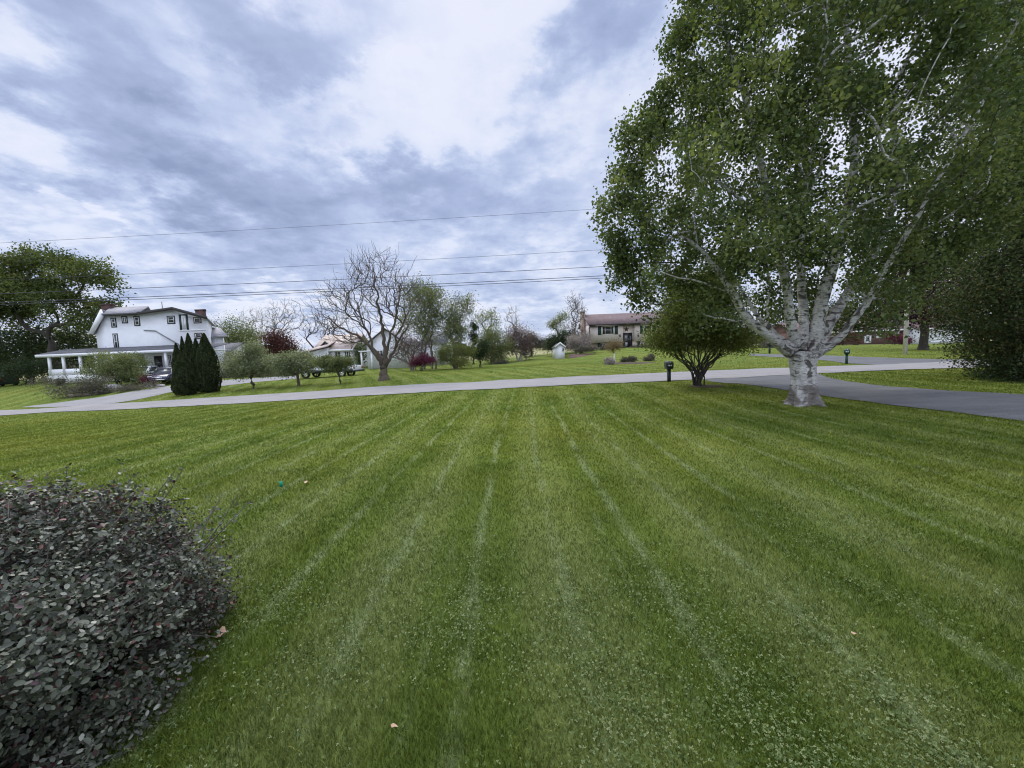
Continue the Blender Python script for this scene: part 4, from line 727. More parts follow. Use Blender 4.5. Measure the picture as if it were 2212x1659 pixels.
# rocks, logs and planter by the white house driveway
def rock(px, py, s, label, mt='rock'):
    import bmesh
    g = gp(px, py); bm = bmesh.new(); bmesh.ops.create_icosphere(bm, subdivisions=2, radius=1); r = np.random.RandomState(int(px*3))
    for v in bm.verts: v.co *= (.8+.4*r.rand()); v.co.x *= s; v.co.y *= s*.7; v.co.z *= s*.5
    me = bpy.data.meshes.new('rock'); bm.to_mesh(me); bm.free(); me.materials.append(M[mt]); o = bpy.data.objects.new('rock', me); COL.objects.link(o); o.location = (g[0], g[1], g[2]+s*.2); tag(o, label, 'rock', 'rocks edging the farmhouse bed')
rock(*r1(830, 1400), .55, 'pale flat rock lowest at the front of the brush bed'); rock(*r1(745, 1412), .3, 'small rounded rock left of the pale flat rock'); rock(*r1(930, 1360), .8, 'grey boulder behind the pale flat rock'); rock(*r1(1240, 1345), .4, 'low stone in front of the dark red shrub'); rock(*r1(1330, 1342), .45, 'pale stone at the driveway edge nearest the arborvitae')
g0 = gp(*r1(690, 1420)); root = thing('log', 'split tan log lying at the foot of the brush pile', 'log', g0, R(15)); MB().tube([(-1.1, 0, .12), (0, .05, .14), (1.1, 0, .13)], [.13, .15, .14], 10).build('wood', M['log'], root)
g0 = gp(*r1(500, 1330)); root = thing('planter', 'black round planter standing before the porch steps', 'planter', g0); MB().tube([(0, 0, 0), (0, 0, .5), (0, 0, .75)], [.3, .42, .46], 14).build('pot', M['black'], root)
# ------------------------------------------------------------------ trees and shrubs
T_ = tree
# far left spreading tree and the dark mass under it
T_('maple_tree', 'broad spreading dark green tree at the far left beside the white farmhouse', 'tree', 54, 55, [(20, 285, 40, 28), (52, 268, 26, 18), (80, 272, 24, 20), (98, 288, 17, 15), (62, 297, 36, 18), (10, 312, 30, 16), (92, 316, 16, 18), (35, 262, 22, 13), (72, 255, 16, 8), (105, 303, 9, 12), (-10, 290, 30, 30)], 480, 85, .33, LM['maple'], M['barkd'], .4, th=.36, spread=.6, rtip=.02, up=.3, holes=.36)
T_('background_tree', 'dark rounded tree mass left of the farmhouse porch', 'tree', 30, 60, [(10, 350, 30, 24), (45, 345, 24, 24), (75, 342, 20, 22), (90, 350, 12, 18), (-15, 345, 30, 25)], 150, 70, .35, LM['dark'], M['barkd'], .35, spread=1.0, rtip=.03)
T_('background_tree', 'yellow green tree glimpsed between dark foliage left of the farmhouse', 'tree', 88, 64, [(85, 338, 10, 16), (60, 335, 12, 12)], 40, 60, .3, LM['bright'], M['barkd'], .25, spread=.8, rtip=.03)
T_('shrub', 'dark shrub mass beside the porch end at far left', 'shrub', 28, 49, [(28, 372, 20, 11), (8, 370, 14, 10), (42, 364, 9, 9)], 70, 90, .16, LM['dark'], M['barkd'], .08, spread=.45, multi=4)
T_('shrub', 'large rounded blue green shrub hiding the middle of the porch', 'shrub', 116, 41.5, [(108, 370, 20, 10), (125, 368, 18, 12), (115, 359, 18, 7), (140, 376, 10, 8), (95, 362, 9, 5)], 130, 110, .13, LM['mid'], M['barkd'], .08, spread=.33, multi=5)
T_('shrub', 'greyish brush shrub sprawling in front of the big round shrub', 'shrub', 90, 37, [(80, 387, 17, 8), (66, 391, 11, 6), (97, 383, 13, 7)], 70, 70, .12, LM['grey'], M['barkg'], .06, spread=.35, multi=5)
T_('shrub', 'low juniper running along the driveway edge', 'shrub', 130, 38, [(115, 392, 14, 3.5), (132, 388, 14, 3.5), (150, 385, 9, 2.5)], 50, 70, .09, LM['grey'], M['barkg'], .04, spread=.22, multi=4)
T_('red_maple_shrub', 'small dark red shrub in front of the navy car', 'shrub', 150, 40, [(150, 380, 8.5, 4.2)], 26, 90, .09, LM['red'], M['barkd'], .05, spread=.2, multi=4)
T_('shrub', 'sparse bush under the porch rail', 'shrub', 45, 42, [(40, 382, 12, 3.5), (58, 380, 8, 4)], 30, 50, .1, LM['grey'], M['barkg'], .04, spread=.25, multi=4)
# arborvitae
def arborvitae(px, Yd, hpx, wpx, label, n=15000):
    TR[0] += 1; r = np.random.RandomState(TR[0]); b = onground(px, Yd); root = thing('arborvitae', label, 'conifer', b, group='arborvitae in front of the farmhouse'); hh = hpx*Yd/FPX; w_ = wpx*Yd/FPX/2
    t = r.rand(n)**.85; a = r.rand(n)*6.28; prof = np.where(t < .22, .68+.32*np.sin(t/.22*1.57), (1-((t-.22)/.78)**1.75)*.97+.03); lump = 1+.09*np.sin(a*3+t*9+px)+.07*np.sin(a*7+t*17); rr = w_*prof*lump*(.93+.1*r.rand(n)); rr[r.rand(n) < .2] *= .8
    C0 = np.c_[rr*np.cos(a), rr*np.sin(a), t*hh*1.0+.06]; V, F = leaves(r, C0, .13, nrm_up=0, droop=-2.0, aspect=.45, fold=.1); rnd = np.clip(.5*vnoise(np.c_[a*3, t*hh*3], 1, 9)+.5*r.rand(n), 0, 1)
    link_mesh('crown', V, F, LM['arbor'], root, attr=np.repeat(rnd, 4)); MB().tube([(0, 0, -.1), (0, 0, hh*.9)], [w_*.22, .03], 8).build('trunk', M['barkd'], root)
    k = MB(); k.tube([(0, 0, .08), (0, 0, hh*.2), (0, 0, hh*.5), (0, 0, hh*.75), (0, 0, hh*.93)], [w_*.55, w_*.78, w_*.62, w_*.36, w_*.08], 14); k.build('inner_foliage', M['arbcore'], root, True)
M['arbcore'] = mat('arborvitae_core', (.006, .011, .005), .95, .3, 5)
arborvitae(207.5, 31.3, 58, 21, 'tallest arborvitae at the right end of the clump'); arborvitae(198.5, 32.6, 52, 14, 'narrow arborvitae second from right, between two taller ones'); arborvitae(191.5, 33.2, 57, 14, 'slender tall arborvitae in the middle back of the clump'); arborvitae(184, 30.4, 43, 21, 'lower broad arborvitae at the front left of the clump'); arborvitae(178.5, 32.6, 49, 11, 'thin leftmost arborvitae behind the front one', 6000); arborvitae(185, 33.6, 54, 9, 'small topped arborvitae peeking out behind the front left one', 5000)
# apple trees
T_('apple_tree', 'leftmost and fullest of the three pale green apple trees', 'tree', (253.5, 388.5), 32, [(250, 363, 19, 11), (237, 368, 12, 9), (263, 366, 13, 9), (252, 350, 10, 7), (232, 360, 8, 6)], 190, 85, .12, LM['apple'], M['bark'], .12, 'apple trees along the verge', th=.38, spread=.28, rtip=.008, ang=.5)
T_('apple_tree', 'middle apple tree, flat topped and wide', 'tree', (298.6, 386), 31, [(292, 365, 18, 8), (278, 362, 10, 7), (308, 364, 10, 7), (295, 358, 14, 5), (286, 372, 10, 4)], 150, 80, .12, LM['apple'], M['bark'], .1, 'apple trees along the verge', th=.4, spread=.26, rtip=.008, ang=.5)
T_('apple_tree', 'smallest apple tree at the right, greener with white blossom', 'tree', (340.3, 383.8), 30, [(334, 362, 14, 6.5), (322, 362, 8, 5), (348, 363, 8, 5), (332, 368, 10, 3)], 110, 70, .11, LM['mid'], M['bark'], .075, 'apple trees along the verge', th=.42, spread=.2, rtip=.007, ang=.5)
# big bare tree
def bare(name, label, base, Yd, ells, n, tr, bark='barkg', th=.2, tw=1, rtip=.01, group=None, lm=None, lpc=0, minr=0, **k):
    return T_(name, label, 'tree', base, Yd, ells, n, lpc, .14, LM[lm] if lm else None, M[bark], tr, group, th=th, rtip=rtip, twigs=tw, up=.9, ang=1.3, minr=minr, **k)
def big_bare():
    r = np.random.RandomState(5); b = gp(384, 380.3); Yb = b[1]; root = thing('bare_tree', 'large leafless spreading tree standing on the lawn across the road', 'tree', b)
    st = {'m': [(384, 381), (384, 372), (384, 366)], 'l': [(383, 366), (378, 358), (368, 345), (356, 335), (340, 328), (328, 316)], 'c': [(385, 366), (386, 356), (384, 345), (383, 330), (381, 318), (378, 300), (375, 283), (373, 262)], 'c2': [(384, 364), (374, 350), (370, 338), (362, 322), (358, 305), (352, 290)], 'r': [(386, 366), (392, 354), (398, 342), (406, 330), (412, 318)], 'r2': [(387, 352), (390, 335), (396, 318), (399, 300), (401, 283)]}
    dof = {'m': 0, 'l': -1.5, 'c': .3, 'c2': 2.2, 'r': 1.5, 'r2': -1.6}; rad0 = {'m': (.29, .25), 'l': (.15, .035), 'c': (.18, .025), 'c2': (.12, .03), 'r': (.13, .03), 'r2': (.1, .03)}
    nodes, par, dirs, fixed = [], [], [], {}
    for k, pl_ in st.items():
        pts = np.array([at(x, y, Yb+dof[k]*max(i-(0 if k != 'm' else 99), 0)/max(len(pl_)-1, 1)) for i, (x, y) in enumerate(pl_)]); q = np.linspace(0, 1, len(pts)*3); o = np.linspace(0, 1, len(pts)); pts = np.c_[[np.interp(q, o, pts[:, j]) for j in range(3)]].T; pts[1:-1] += r.randn(len(pts)-2, 3)*.05
        prev = -1 if k == 'm' else len(st['m'])*3-1
        if k == 'm': pts[0, 2] = b[2]-.1
        dd = np.gradient(pts, axis=0); dd /= np.linalg.norm(dd, axis=1)[:, None]
        for i, p in enumerate(pts):
            fixed[len(nodes)] = (.07*max(0, 5-i)/5 if k == 'm' else 0)+rad0[k][0]+(rad0[k][1]-rad0[k][0])*i/(len(pts)-1); par.append(prev if i == 0 else len(nodes)-1); nodes.append(p); dirs.append(dd[i]*(.3 if k == 'm' else 1))
    T = ell_targets(r, [(375, 290, 38, 40), (345, 318, 32, 24), (322, 308, 18, 16), (340, 295, 24, 18), (412, 285, 12, 22), (395, 300, 25, 32), (362, 275, 20, 28), (400, 335, 18, 20), (330, 330, 18, 14), (350, 340, 22, 10), (385, 262, 18, 16), (412, 300, 10, 18)], 1150, Yb, .85, .3); T = T[np.argsort(np.linalg.norm(T-b, axis=1))]
    P_, par, D, tips = grow(r, np.array(nodes), par, np.array(dirs), T, .5, 2.6, .25, .012)
    ext = []
    for i in range(len(nodes), len(P_)):
        if r.rand() < .75:
            d = D[i]+r.randn(3)*.5+np.array([0, 0, .45]); q = P_[i]+d/np.linalg.norm(d)*(.35+.6*r.rand()); ext.append((P_[i]+q)/2+r.randn(3)*.03); par.append(i); ext.append(q); par.append(len(par)-1)
    P_ = np.r_[P_, np.array(ext)]; mb = MB(); skeleton_mesh(mb, P_-b, par, .0085, .10, fixed); mb.build('trunk', M['bark'], root, True)
big_bare()
# wooded background, left to centre
bare('bare_tree', 'budding bare tree right behind the farmhouse roof', 216, 85, [(214, 332, 16, 18), (222, 345, 10, 18)], 200, .16, 'barkg', tw=1, rtip=.013, lm='brown', lpc=8, spread=.8, minr=.018)
T_('background_tree', 'rounded green tree between the farmhouse and the purple bush', 'tree', 240, 70, [(238, 335, 15, 16), (250, 345, 14, 14), (228, 345, 10, 12), (255, 355, 12, 8)], 130, 70, .26, LM['mid'], M['barkd'], .3, spread=.9, rtip=.025)
bare('bare_tree', 'pale bare tree rising behind the green tree', 256, 95, [(254, 322, 14, 16)], 170, .16, 'barkp', tw=1, rtip=.014, lm='grey', lpc=4, spread=.8, minr=.02)
bare('bare_tree', 'wide fan shaped bare tree behind the purple bush', 285, 90, [(285, 318, 21, 20), (272, 325, 14, 14)], 300, .2, 'barkg', tw=1, rtip=.014, lm='grey', lpc=3, spread=.7, minr=.02)
T_('purple_tree', 'rounded purple brown leafed tree left of the bungalow', 'tree', 282, 55, [(277, 344, 14, 12), (290, 350, 10, 8), (268, 350, 8, 8)], 90, 75, .2, LM['copper'], M['barkd'], .2, spread=.6, rtip=.02)
bare('bare_tree', 'leafless tree rising just above the bungalow roof', 320, 66, [(318, 322, 16, 14), (330, 328, 12, 10), (308, 332, 10, 6)], 240, .17, 'barkd', tw=1, rtip=.012, minr=.012)
T_('hedge', 'long dark green hedge behind the apple trees', 'hedge', 262, 46, [(225, 374, 8, 7), (240, 375, 10, 6), (258, 375, 10, 5), (275, 373, 10, 5), (288, 370, 8, 5)], 80, 70, .15, LM['grey'], M['barkd'], .06, spread=.4, multi=6)
T_('background_tree', 'dark green tree beside the bungalow right wall', 'tree', 360, 60, [(360, 350, 8, 12), (352, 362, 6, 8)], 50, 70, .22, LM['mid'], M['barkd'], .2, spread=.7, rtip=.02)
T_('tall_tree', 'tall leafy tree in the centre behind the bare tree', 'tree', 428, 50, [(420, 292, 20, 13), (432, 300, 16, 14), (412, 310, 15, 14), (425, 320, 18, 16), (440, 318, 9, 14), (405, 325, 9, 10), (425, 335, 14, 10)], 300, 50, .18, LM['mid'], M['barkg'], .16, th=.3, spread=.5, rtip=.016, multi=4, holes=.15)
T_('tall_tree', 'thin upright green tree right of the tallest centre tree', 'tree', 457, 50, [(457, 300, 7, 8), (452, 315, 10, 14), (465, 308, 8, 14), (455, 330, 14, 16), (470, 300, 5, 6)], 190, 44, .17, LM['mid'], M['barkg'], .1, th=.3, spread=.42, rtip=.014, multi=4, holes=.18)
bare('bare_shrub', 'grey twiggy thicket under the centre trees', 412, 48, [(410, 345, 14, 12), (398, 352, 12, 10), (422, 350, 10, 8)], 180, .12, 'barkg', th=.15, tw=1, rtip=.014, lm='brown', lpc=12, spread=.5, multi=8)
T_('japanese_maple', 'low crimson japanese maple at the edge of the lawn', 'shrub', 422, 45, [(422, 359, 12, 5), (415, 362, 8, 4), (430, 361, 7, 4)], 60, 90, .11, LM['red'], M['barkd'], .08, spread=.25, multi=3)
T_('shrub', 'yellow green shrub bank in front of the outbuilding', 'shrub', 455, 47, [(450, 352, 14, 9), (466, 352, 10, 9), (440, 358, 8, 6), (458, 362, 12, 5)], 120, 70, .14, LM['bright'], M['barkg'], .08, spread=.36, multi=6)
T_('shrub', 'dark rounded evergreen shrub right of the yellow green bank', 'shrub', 480, 50, [(480, 354, 7, 9), (483, 345, 5, 6)], 60, 70, .15, LM['dark'], M['barkd'], .08, spread=.36, multi=3)
T_('background_tree', 'narrow dark conifer between two lighter trees', 'conifer', 474, 60, [(474, 328, 3, 9), (474, 338, 4, 8)], 40, 60, .18, LM['dark'], M['barkd'], .12, spread=.3, rtip=.02)
T_('background_tree', 'airy olive tree standing above the rounded bushes', 'tree', 488, 72, [(488, 315, 10, 6), (495, 320, 8, 6), (480, 322, 5, 6)], 60, 26, .2, LM['bright'], M['barkg'], .2, th=.5, spread=.5, rtip=.02)
T_('background_tree', 'soft mid green willow bush in the centre', 'tree', 495, 58, [(492, 338, 13, 14), (504, 345, 8, 12), (484, 342, 8, 10), (495, 355, 12, 8)], 170, 70, .17, LM['mid'], M['barkg'], .15, spread=.55, rtip=.02, multi=3)
T_('shrub', 'small dark shrub at the lawn end left of the brown tree', 'shrub', 503, 56, [(503, 365, 7, 4), (497, 366, 4, 3)], 30, 60, .13, LM['grey'], M['barkd'], .05, spread=.25, multi=3)
bare('bare_tree', 'tall pale leafless tree poking above the brown tree', 513, 80, [(512, 318, 9, 14)], 130, .13, 'barkp', tw=1, rtip=.013, minr=.018)
T_('budding_tree', 'brown budding multi stemmed tree at the field gap', 'tree', 520, 60, [(517, 335, 11, 13), (526, 340, 8, 12), (510, 345, 8, 10), (525, 350, 9, 7)], 170, 62, .15, LM['brown'], M['barkp'], .2, th=.25, spread=.5, rtip=.02, multi=5)
T_('background_tree', 'rounded grey green tree with a clear trunk at the field edge', 'tree', (531.5, 356.3), 62, [(533, 340, 9, 7), (540, 344, 7, 6), (524, 345, 7, 5)], 90, 75, .16, LM['grey'], M['barkd'], .18, spread=.45, rtip=.02)
T_('background_tree', 'feathery light green tree left of the shed', 'tree', 559, 66, [(558, 322, 9, 8), (564, 316, 5, 5), (552, 325, 6, 5), (560, 333, 7, 6)], 90, 34, .16, LM['bright'], M['barkg'], .16, th=.45, spread=.36, rtip=.018)
T_('background_tree', 'dark rounded tree behind the white shed', 'tree', 556, 62, [(556, 342, 9, 7), (550, 347, 6, 5), (566, 338, 8, 7), (572, 336, 6, 6), (566, 345, 6, 6)], 130, 70, .17, LM['dark'], M['barkd'], .2, spread=.42, rtip=.02)
bare('bare_tree', 'tall slender sparsely budding tree beside the brick chimney', 576.5, 58, [(575, 303, 9, 11), (578, 315, 9, 12), (573, 325, 7, 9), (578, 332, 8, 8)], 260, .12, 'barkg', th=.35, tw=1, rtip=.014, lm='grey', lpc=4, spread=.35, minr=.014)
T_('flowering_shrub', 'large cream flecked shrub at the corner of the beige house', 'shrub', 582, 56.5, [(575, 340, 7, 6), (586, 339, 6, 6), (571, 347, 5, 5), (583, 347, 7, 4)], 90, 75, .13, LM['silver'], M['barkd'], .1, spread=.3, multi=5)
T_('shrub', 'dark clipped shrub row on top of the retaining wall', 'shrub', 583, 54.6, [(577, 349.5, 5, 2), (585, 349, 6, 2), (592, 348.5, 4, 2)], 40, 60, .12, LM['grey'], M['barkd'], .04, spread=.2, multi=4)
T_('shrub', 'low planting under the front of the beige house', 'shrub', 626, 58, [(606, 348, 7, 1.6), (622, 347.4, 6, 1.6), (636, 347, 6, 1.8), (648, 346.2, 8, 2)], 50, 60, .12, LM['grey'], M['barkd'], .04, spread=.2, multi=5)
T_('young_tree', 'young tree with a white trunk guard on the far lawn', 'tree', (614.3, 363), 38, [(613.5, 346, 7, 5), (617, 345, 5, 4), (611, 349, 4, 3)], 60, 24, .1, LM['olive'], M['bark'], .05, th=.35, spread=.26, rtip=.008)
g = gp(614.3, 363); o = MB().tube([(0, 0, -.02), (0, 0, .95)], .075, 12).build('trunk_guard', M['post']); o.location = tuple(g); tag(o, 'white plastic guard around the young tree trunk', 'trunk guard')
T_('grass_clump', 'pale ornamental grass clump left of the young tree', 'plant', (609.5, 364.5), 36, [(609.5, 361.5, 3.6, 2.6)], 22, 90, .16, LM['silver'], M['barkg'], .03, spread=.14, droop=-3, multi=3)
T_('shrub', 'dark low bed shrub right of the young tree', 'shrub', (629, 362.6), 37, [(624, 360.3, 4, 1.8), (632, 359.2, 5, 2.4)], 34, 60, .1, LM['grey'], M['barkd'], .03, spread=.14, multi=3)
T_('shrub', 'small bed shrub farthest from the young tree', 'shrub', (648, 361), 38, [(648, 358.8, 5, 2.3), (652, 357, 2.5, 2.5)], 30, 55, .1, LM['grey'], M['barkd'], .03, spread=.14, multi=3)
# vase shaped shrub by the mailbox
T_('vase_shrub', 'large vase shaped shrub with many dark stems beside the mailbox', 'shrub', (698, 386.5), 19, [(684, 318, 26, 24), (712, 322, 30, 28), (668, 336, 18, 18), (704, 296, 26, 14), (734, 338, 20, 15), (662, 343, 13, 8), (686, 342, 22, 8), (715, 342, 20, 8), (746, 342, 10, 8), (676, 304, 17, 14), (655, 338, 8, 8), (700, 288, 34, 14), (725, 300, 26, 14)], 720, 72, .08, LM['lilac'], M['barkd'], .042, th=.4, spread=.26, rtip=.006, multi=30, ang=1.0, up=.5, twigs=0, fan=3.2, crown='foliage', trunk='stems')
# right side
T_('purple_maple', 'dark purple leafed maple with a thick trunk at the right', 'tree', (923, 350), 45, [(930, 290, 38, 30), (915, 315, 30, 16), (950, 305, 30, 24), (900, 300, 24, 22), (985, 280, 30, 30), (935, 262, 34, 20)], 240, 75, .26, LM['purple'], M['barkd'], .38, th=.3, spread=.85, rtip=.03)
T_('background_tree', 'mid green tree behind the roof of the brick ranch', 'tree', 855, 84, [(850, 312, 26, 16), (820, 318, 22, 14), (880, 310, 18, 18), (790, 322, 20, 12), (765, 328, 16, 12)], 140, 70, .35, LM['dark'], M['barkd'], .3, spread=1.2, rtip=.03)
T_('shrub', 'brown leafed bush against the brick ranch wall', 'shrub', 843, 66, [(846, 336, 9, 5), (836, 340, 6, 4), (855, 340, 6, 4)], 40, 60, .18, LM['copper'], M['barkd'], .06, spread=.4, multi=4)
T_('shrub', 'red leafed bush beside the utility pole', 'shrub', 893, 64, [(893, 338, 8, 4), (903, 340, 6, 3.5)], 35, 70, .16, LM['red'], M['barkd'], .06, spread=.35, multi=4)
T_('shrub', 'olive low bush across the road left of the birch trunk', 'shrub', 770, 58, [(763, 345, 8, 4), (778, 344, 10, 4), (750, 344, 8, 4)], 50, 60, .15, LM['grey'], M['barkd'], .05, spread=.35, multi=4)
T_('yew_tree', 'huge dark drooping evergreen at the right edge', 'conifer', 1095, 14.5, [(1085, 240, 82, 52), (1080, 300, 108, 45), (1085, 345, 88, 38), (1110, 375, 80, 28), (1020, 255, 38, 34), (1005, 315, 42, 30), (1030, 372, 38, 18), (990, 290, 34, 26), (1008, 345, 26, 22), (1060, 200, 55, 25)], 900, 100, .1, LM['yew'], M['barkd'], .35, th=.5, spread=.34, rtip=.012, droop=.8, shell=.72)
T_('background_tree', 'dark leafy tree behind the birch at the upper right', 'tree', 1010, 26, [(985, 150, 60, 70), (1030, 190, 50, 40), (1000, 70, 70, 60), (950, 180, 30, 30), (1040, 120, 60, 70)], 420, 60, .16, LM['maple'], M['barkg'], .3, th=.35, spread=.6, rtip=.02, holes=.25)
# distant woodland as one mass
def woods():
    r = np.random.RandomState(77); C0 = []; cr_ = []
    for (x0, x1, ya, yb, Yd) in ((-40, 60, 340, 372, 110), (60, 230, 345, 368, 120), (225, 345, 345, 362, 105), (340, 475, 335, 360, 95), (470, 552, 346, 352, 170), (545, 590, 338, 350, 120), (640, 820, 325, 345, 120), (800, 1060, 300, 340, 110)):
        n = int((x1-x0)*1.3); 
        for k in range(n):
            px = x0+(x1-x0)*r.rand(); top = ya+(yb-ya)*(.45*r.rand()+.25*math.sin(px*.11)+.25); Y_ = Yd*(1+.15*r.rand()); c = at(px, top, Y_); zb = float(H(c[0], c[1])); m = 60; z = zb+(max(c[2]-zb, 1.2))*np.sqrt(r.rand(m)); q = r.rand(); C0.append(np.c_[c[0]+r.randn(m)*1.1, c[1]+r.randn(m)*1.5, z]); cr_.append(np.full(m, q))
    C0 = np.concatenate(C0); o = leaf_obj('distant_woods', r, C0, np.concatenate(cr_), .75, LM['woods'], None); tag(o, 'mixed green and brown woodland along the horizon', 'woods', kind='stuff')
LM['woods'] = leafmat('woods_leaf', LS((.045, .05, .035), (.065, .085, .045), (.12, .12, .08)), .2)
woods()
# ------------------------------------------------------------------ the birch
def birch():
    r = np.random.RandomState(42); b = gp(805, 404.5); Yb = b[1]; root = thing('birch_tree', 'big white barked birch with a thick multi stemmed trunk on the near lawn', 'tree', b)
    S_ = {  # stem: pixel path, radii, depth drift
     's1': ([(786, 350), (773, 341), (755, 327), (743, 315), (731, 293), (718, 272), (702, 250), (680, 236)], (.19, .035), -1.2),
     's2': ([(792, 346), (777, 334), (763, 321), (748, 300), (735, 280)], (.11, .03), 1.6),
     's3': ([(798, 346), (789, 322), (785, 300), (779, 262), (771, 226), (764, 193), (757, 150), (743, 92), (733, 62), (720, 20), (708, -40)], (.17, .03), -.6),
     's4': ([(803, 342), (805, 316), (801, 294), (799, 240), (806, 190), (818, 130), (827, 77), (815, 38), (803, 10), (790, -50)], (.17, .03), 2.0),
     's5': ([(812, 350), (819, 325), (823, 299), (826, 280), (834, 258), (845, 228), (857, 165), (852, 100), (848, 30), (850, -60), (840, -150)], (.24, .04), .4),
     's6': ([(818, 345), (829, 322), (840, 302), (862, 270), (885, 225), (897, 183), (892, 142), (889, 100), (905, 61), (920, 26), (940, -50)], (.19, .03), 1.8),
     's7': ([(812, 358), (831, 347), (843, 336), (856, 320), (868, 300), (879, 279), (893, 255), (906, 232), (930, 190), (960, 140), (990, 90)], (.14, .03), -1.4),
     's8': ([(771, 226), (745, 205), (725, 190), (705, 170), (690, 165)], (.06, .02), -.8), 's9': ([(745, 92), (725, 84), (705, 70), (690, 50)], (.05, .02), -.5),
     's11': ([(731, 293), (704, 283), (672, 277), (645, 266)], (.035, .01), -1.2)}
    fork = at(803, 352, Yb); nodes = [b+np.array([0, 0, -.05]), b*.6+fork*.4, fork]; par = [-1, 0, 1]; dirs = [np.array([0, 0, .3])]*3; fixed = {0: .38, 1: .36, 2: .34}; mb = MB(); tb = MB()
    for k, (pl_, (ra, rb), dz) in S_.items():
        n0 = len(pl_); st = {'s8': -.35, 's9': -.55, 's10': -1.0, 's11': -.8, 's12': -.9}.get(k, 0.0)
        pts = np.array([at(x, y, Yb+st+dz*(i/(n0-1))) for i, (x, y) in enumerate(pl_)]); m = n0*4; q = np.linspace(0, n0-1, m); o = np.arange(n0)
        pts = np.c_[[np.interp(q, o, pts[:, j]) for j in range(3)]].T
        for _ in range(3): pts[1:-1] = (pts[:-2]+2*pts[1:-1]+pts[2:])/4
        w_ = np.cumsum(r.randn(m, 3)*.012, axis=0); w_ -= np.linspace(0, 1, m)[:, None]*w_[-1]; pts = pts+w_; rad = np.linspace(ra*.85, rb, m)*(1+.06*r.randn(m))
        mb.tube(np.r_[[pts[0]-(pts[1]-pts[0])*1.5], pts]-b, np.r_[rad[0], rad], 14 if ra > .1 else 8)
        dd = np.gradient(pts, axis=0); dd /= np.linalg.norm(dd, axis=1)[:, None]; s0 = len(nodes)
        for i in range(m): par.append(2 if i == 0 else len(nodes)-1); nodes.append(pts[i]); dirs.append(dd[i]); fixed[s0+i] = rad[i]
    nstem = len(nodes)
    # crown outline as seen; depth given by a rounded body about the trunk
    poly = np.array([(690, -120), (670, -30), (684, 0), (664, 50), (668, 78), (648, 100), (626, 124), (620, 142), (628, 168), (610, 190), (606, 230), (614, 250), (622, 270), (636, 292), (680, 288), (700, 300), (722, 325), (760, 325), (800, 312), (830, 330), (860, 335), (885, 330), (900, 312), (918, 290), (940, 268), (985, 240), (1060, 210), (1080, 100), (1060, -40), (960, -160), (820, -200)], float)
    smp = np.concatenate([np.c_[np.interp(np.linspace(0, len(v[0])-1, 60), np.arange(len(v[0])), [p[0] for p in v[0]]), np.interp(np.linspace(0, len(v[0])-1, 60), np.arange(len(v[0])), [p[1] for p in v[0]])] for k_, v in S_.items()])
    cand = np.c_[600+r.rand(15000)*480, -200+r.rand(15000)*540]; cand = cand[inside(cand, poly)]
    # distance to outline -> half thickness
    e0 = poly; e1 = np.roll(poly, -1, 0); d = e1-e0; tt = np.clip(((cand[:, None]-e0)*d).sum(-1)/(d*d).sum(-1), 0, 1); dist = np.linalg.norm(cand[:, None]-(e0+tt[..., None]*d), axis=-1).min(1)
    yoff = (r.rand(len(cand))*2-1)*np.clip(dist/22, .35, 3.6); low = np.clip((cand[:, 1]-255)/60, 0, 1); yoff = np.where(low > r.rand(len(cand)), np.where(r.rand(len(cand)) < .45, -1, 1)*(1.2+1.2*r.rand(len(cand))), yoff)
    ed = np.array([(x, y) for x, y in ((598, 232), (592, 215), (606, 262), (616, 190), (640, 116), (652, 96), (646, 128), (660, 60), (668, 30), (630, 288), (622, 300), (640, 300), (606, 175), (614, 165), (636, 150), (602, 246), (655, 300), (690, 318), (640, 312), (612, 282))]); ex = np.repeat(ed, 9, 0)+r.randn(180, 2)*np.array([4, 6])+np.array([9, 0]); cand = np.r_[cand, ex]; dist = np.r_[dist, np.full(180, 8)]; yoff = np.r_[yoff, r.randn(180)*.5]
    dst = np.array([np.hypot(smp[:, 0]-c[0], smp[:, 1]-c[1]).min() for c in cand]); front = yoff < .8; yoff = np.where(front & (dst < 9) & (r.rand(len(cand)) < .6), 1.0+1.5*r.rand(len(cand)), yoff)
    fz = (cand[:, 1] > 288) & (cand[:, 0] > 752) & (cand[:, 0] < 885) & (r.rand(len(cand)) < .85); yoff = np.where(fz, 1.8+1.5*r.rand(len(cand)), yoff)
    T = np.array([at(c[0], c[1], Yb+y) for c, y in zip(cand, yoff)])
    hole = vnoise(cand, 1/27, 61)*.6+vnoise(cand, 1/11, 62)*.4; keep = (hole > .36) | ((cand[:, 0] < 690) & (hole > .28))
    for hx, hy, hr in ((790, 40, 18), (848, 45, 16), (895, 60, 22), (905, 90, 12), (868, 125, 11), (770, 45, 14), (795, 80, 13), (846, 258, 12), (835, 283, 10), (815, 275, 8), (740, 130, 10), (760, 105, 9), (800, 200, 7), (965, 130, 10), (935, 105, 8), (880, 190, 8), (715, 60, 6), (900, 225, 9), (806, 330, 16), (830, 300, 14), (780, 345, 14), (850, 300, 8)): keep &= (np.hypot(cand[:, 0]-hx, cand[:, 1]-hy) > hr) | (r.rand(len(cand)) < .06)
    T = T[keep]; pxk = cand[keep]; sel = r.permutation(len(T))[:2550]; T = T[sel]; pxk = pxk[sel]; od = np.argsort(np.linalg.norm(T-fork, axis=1)); T = T[od]; pxk = pxk[od]
    P_, par2, D, tips = grow(r, np.array(nodes), list(par), np.array(dirs), T, .35, .9, .35, .08)
    # branches only (stems are already drawn)
    n = len(P_); cnt = np.zeros(n); ch = [[] for _ in range(n)]
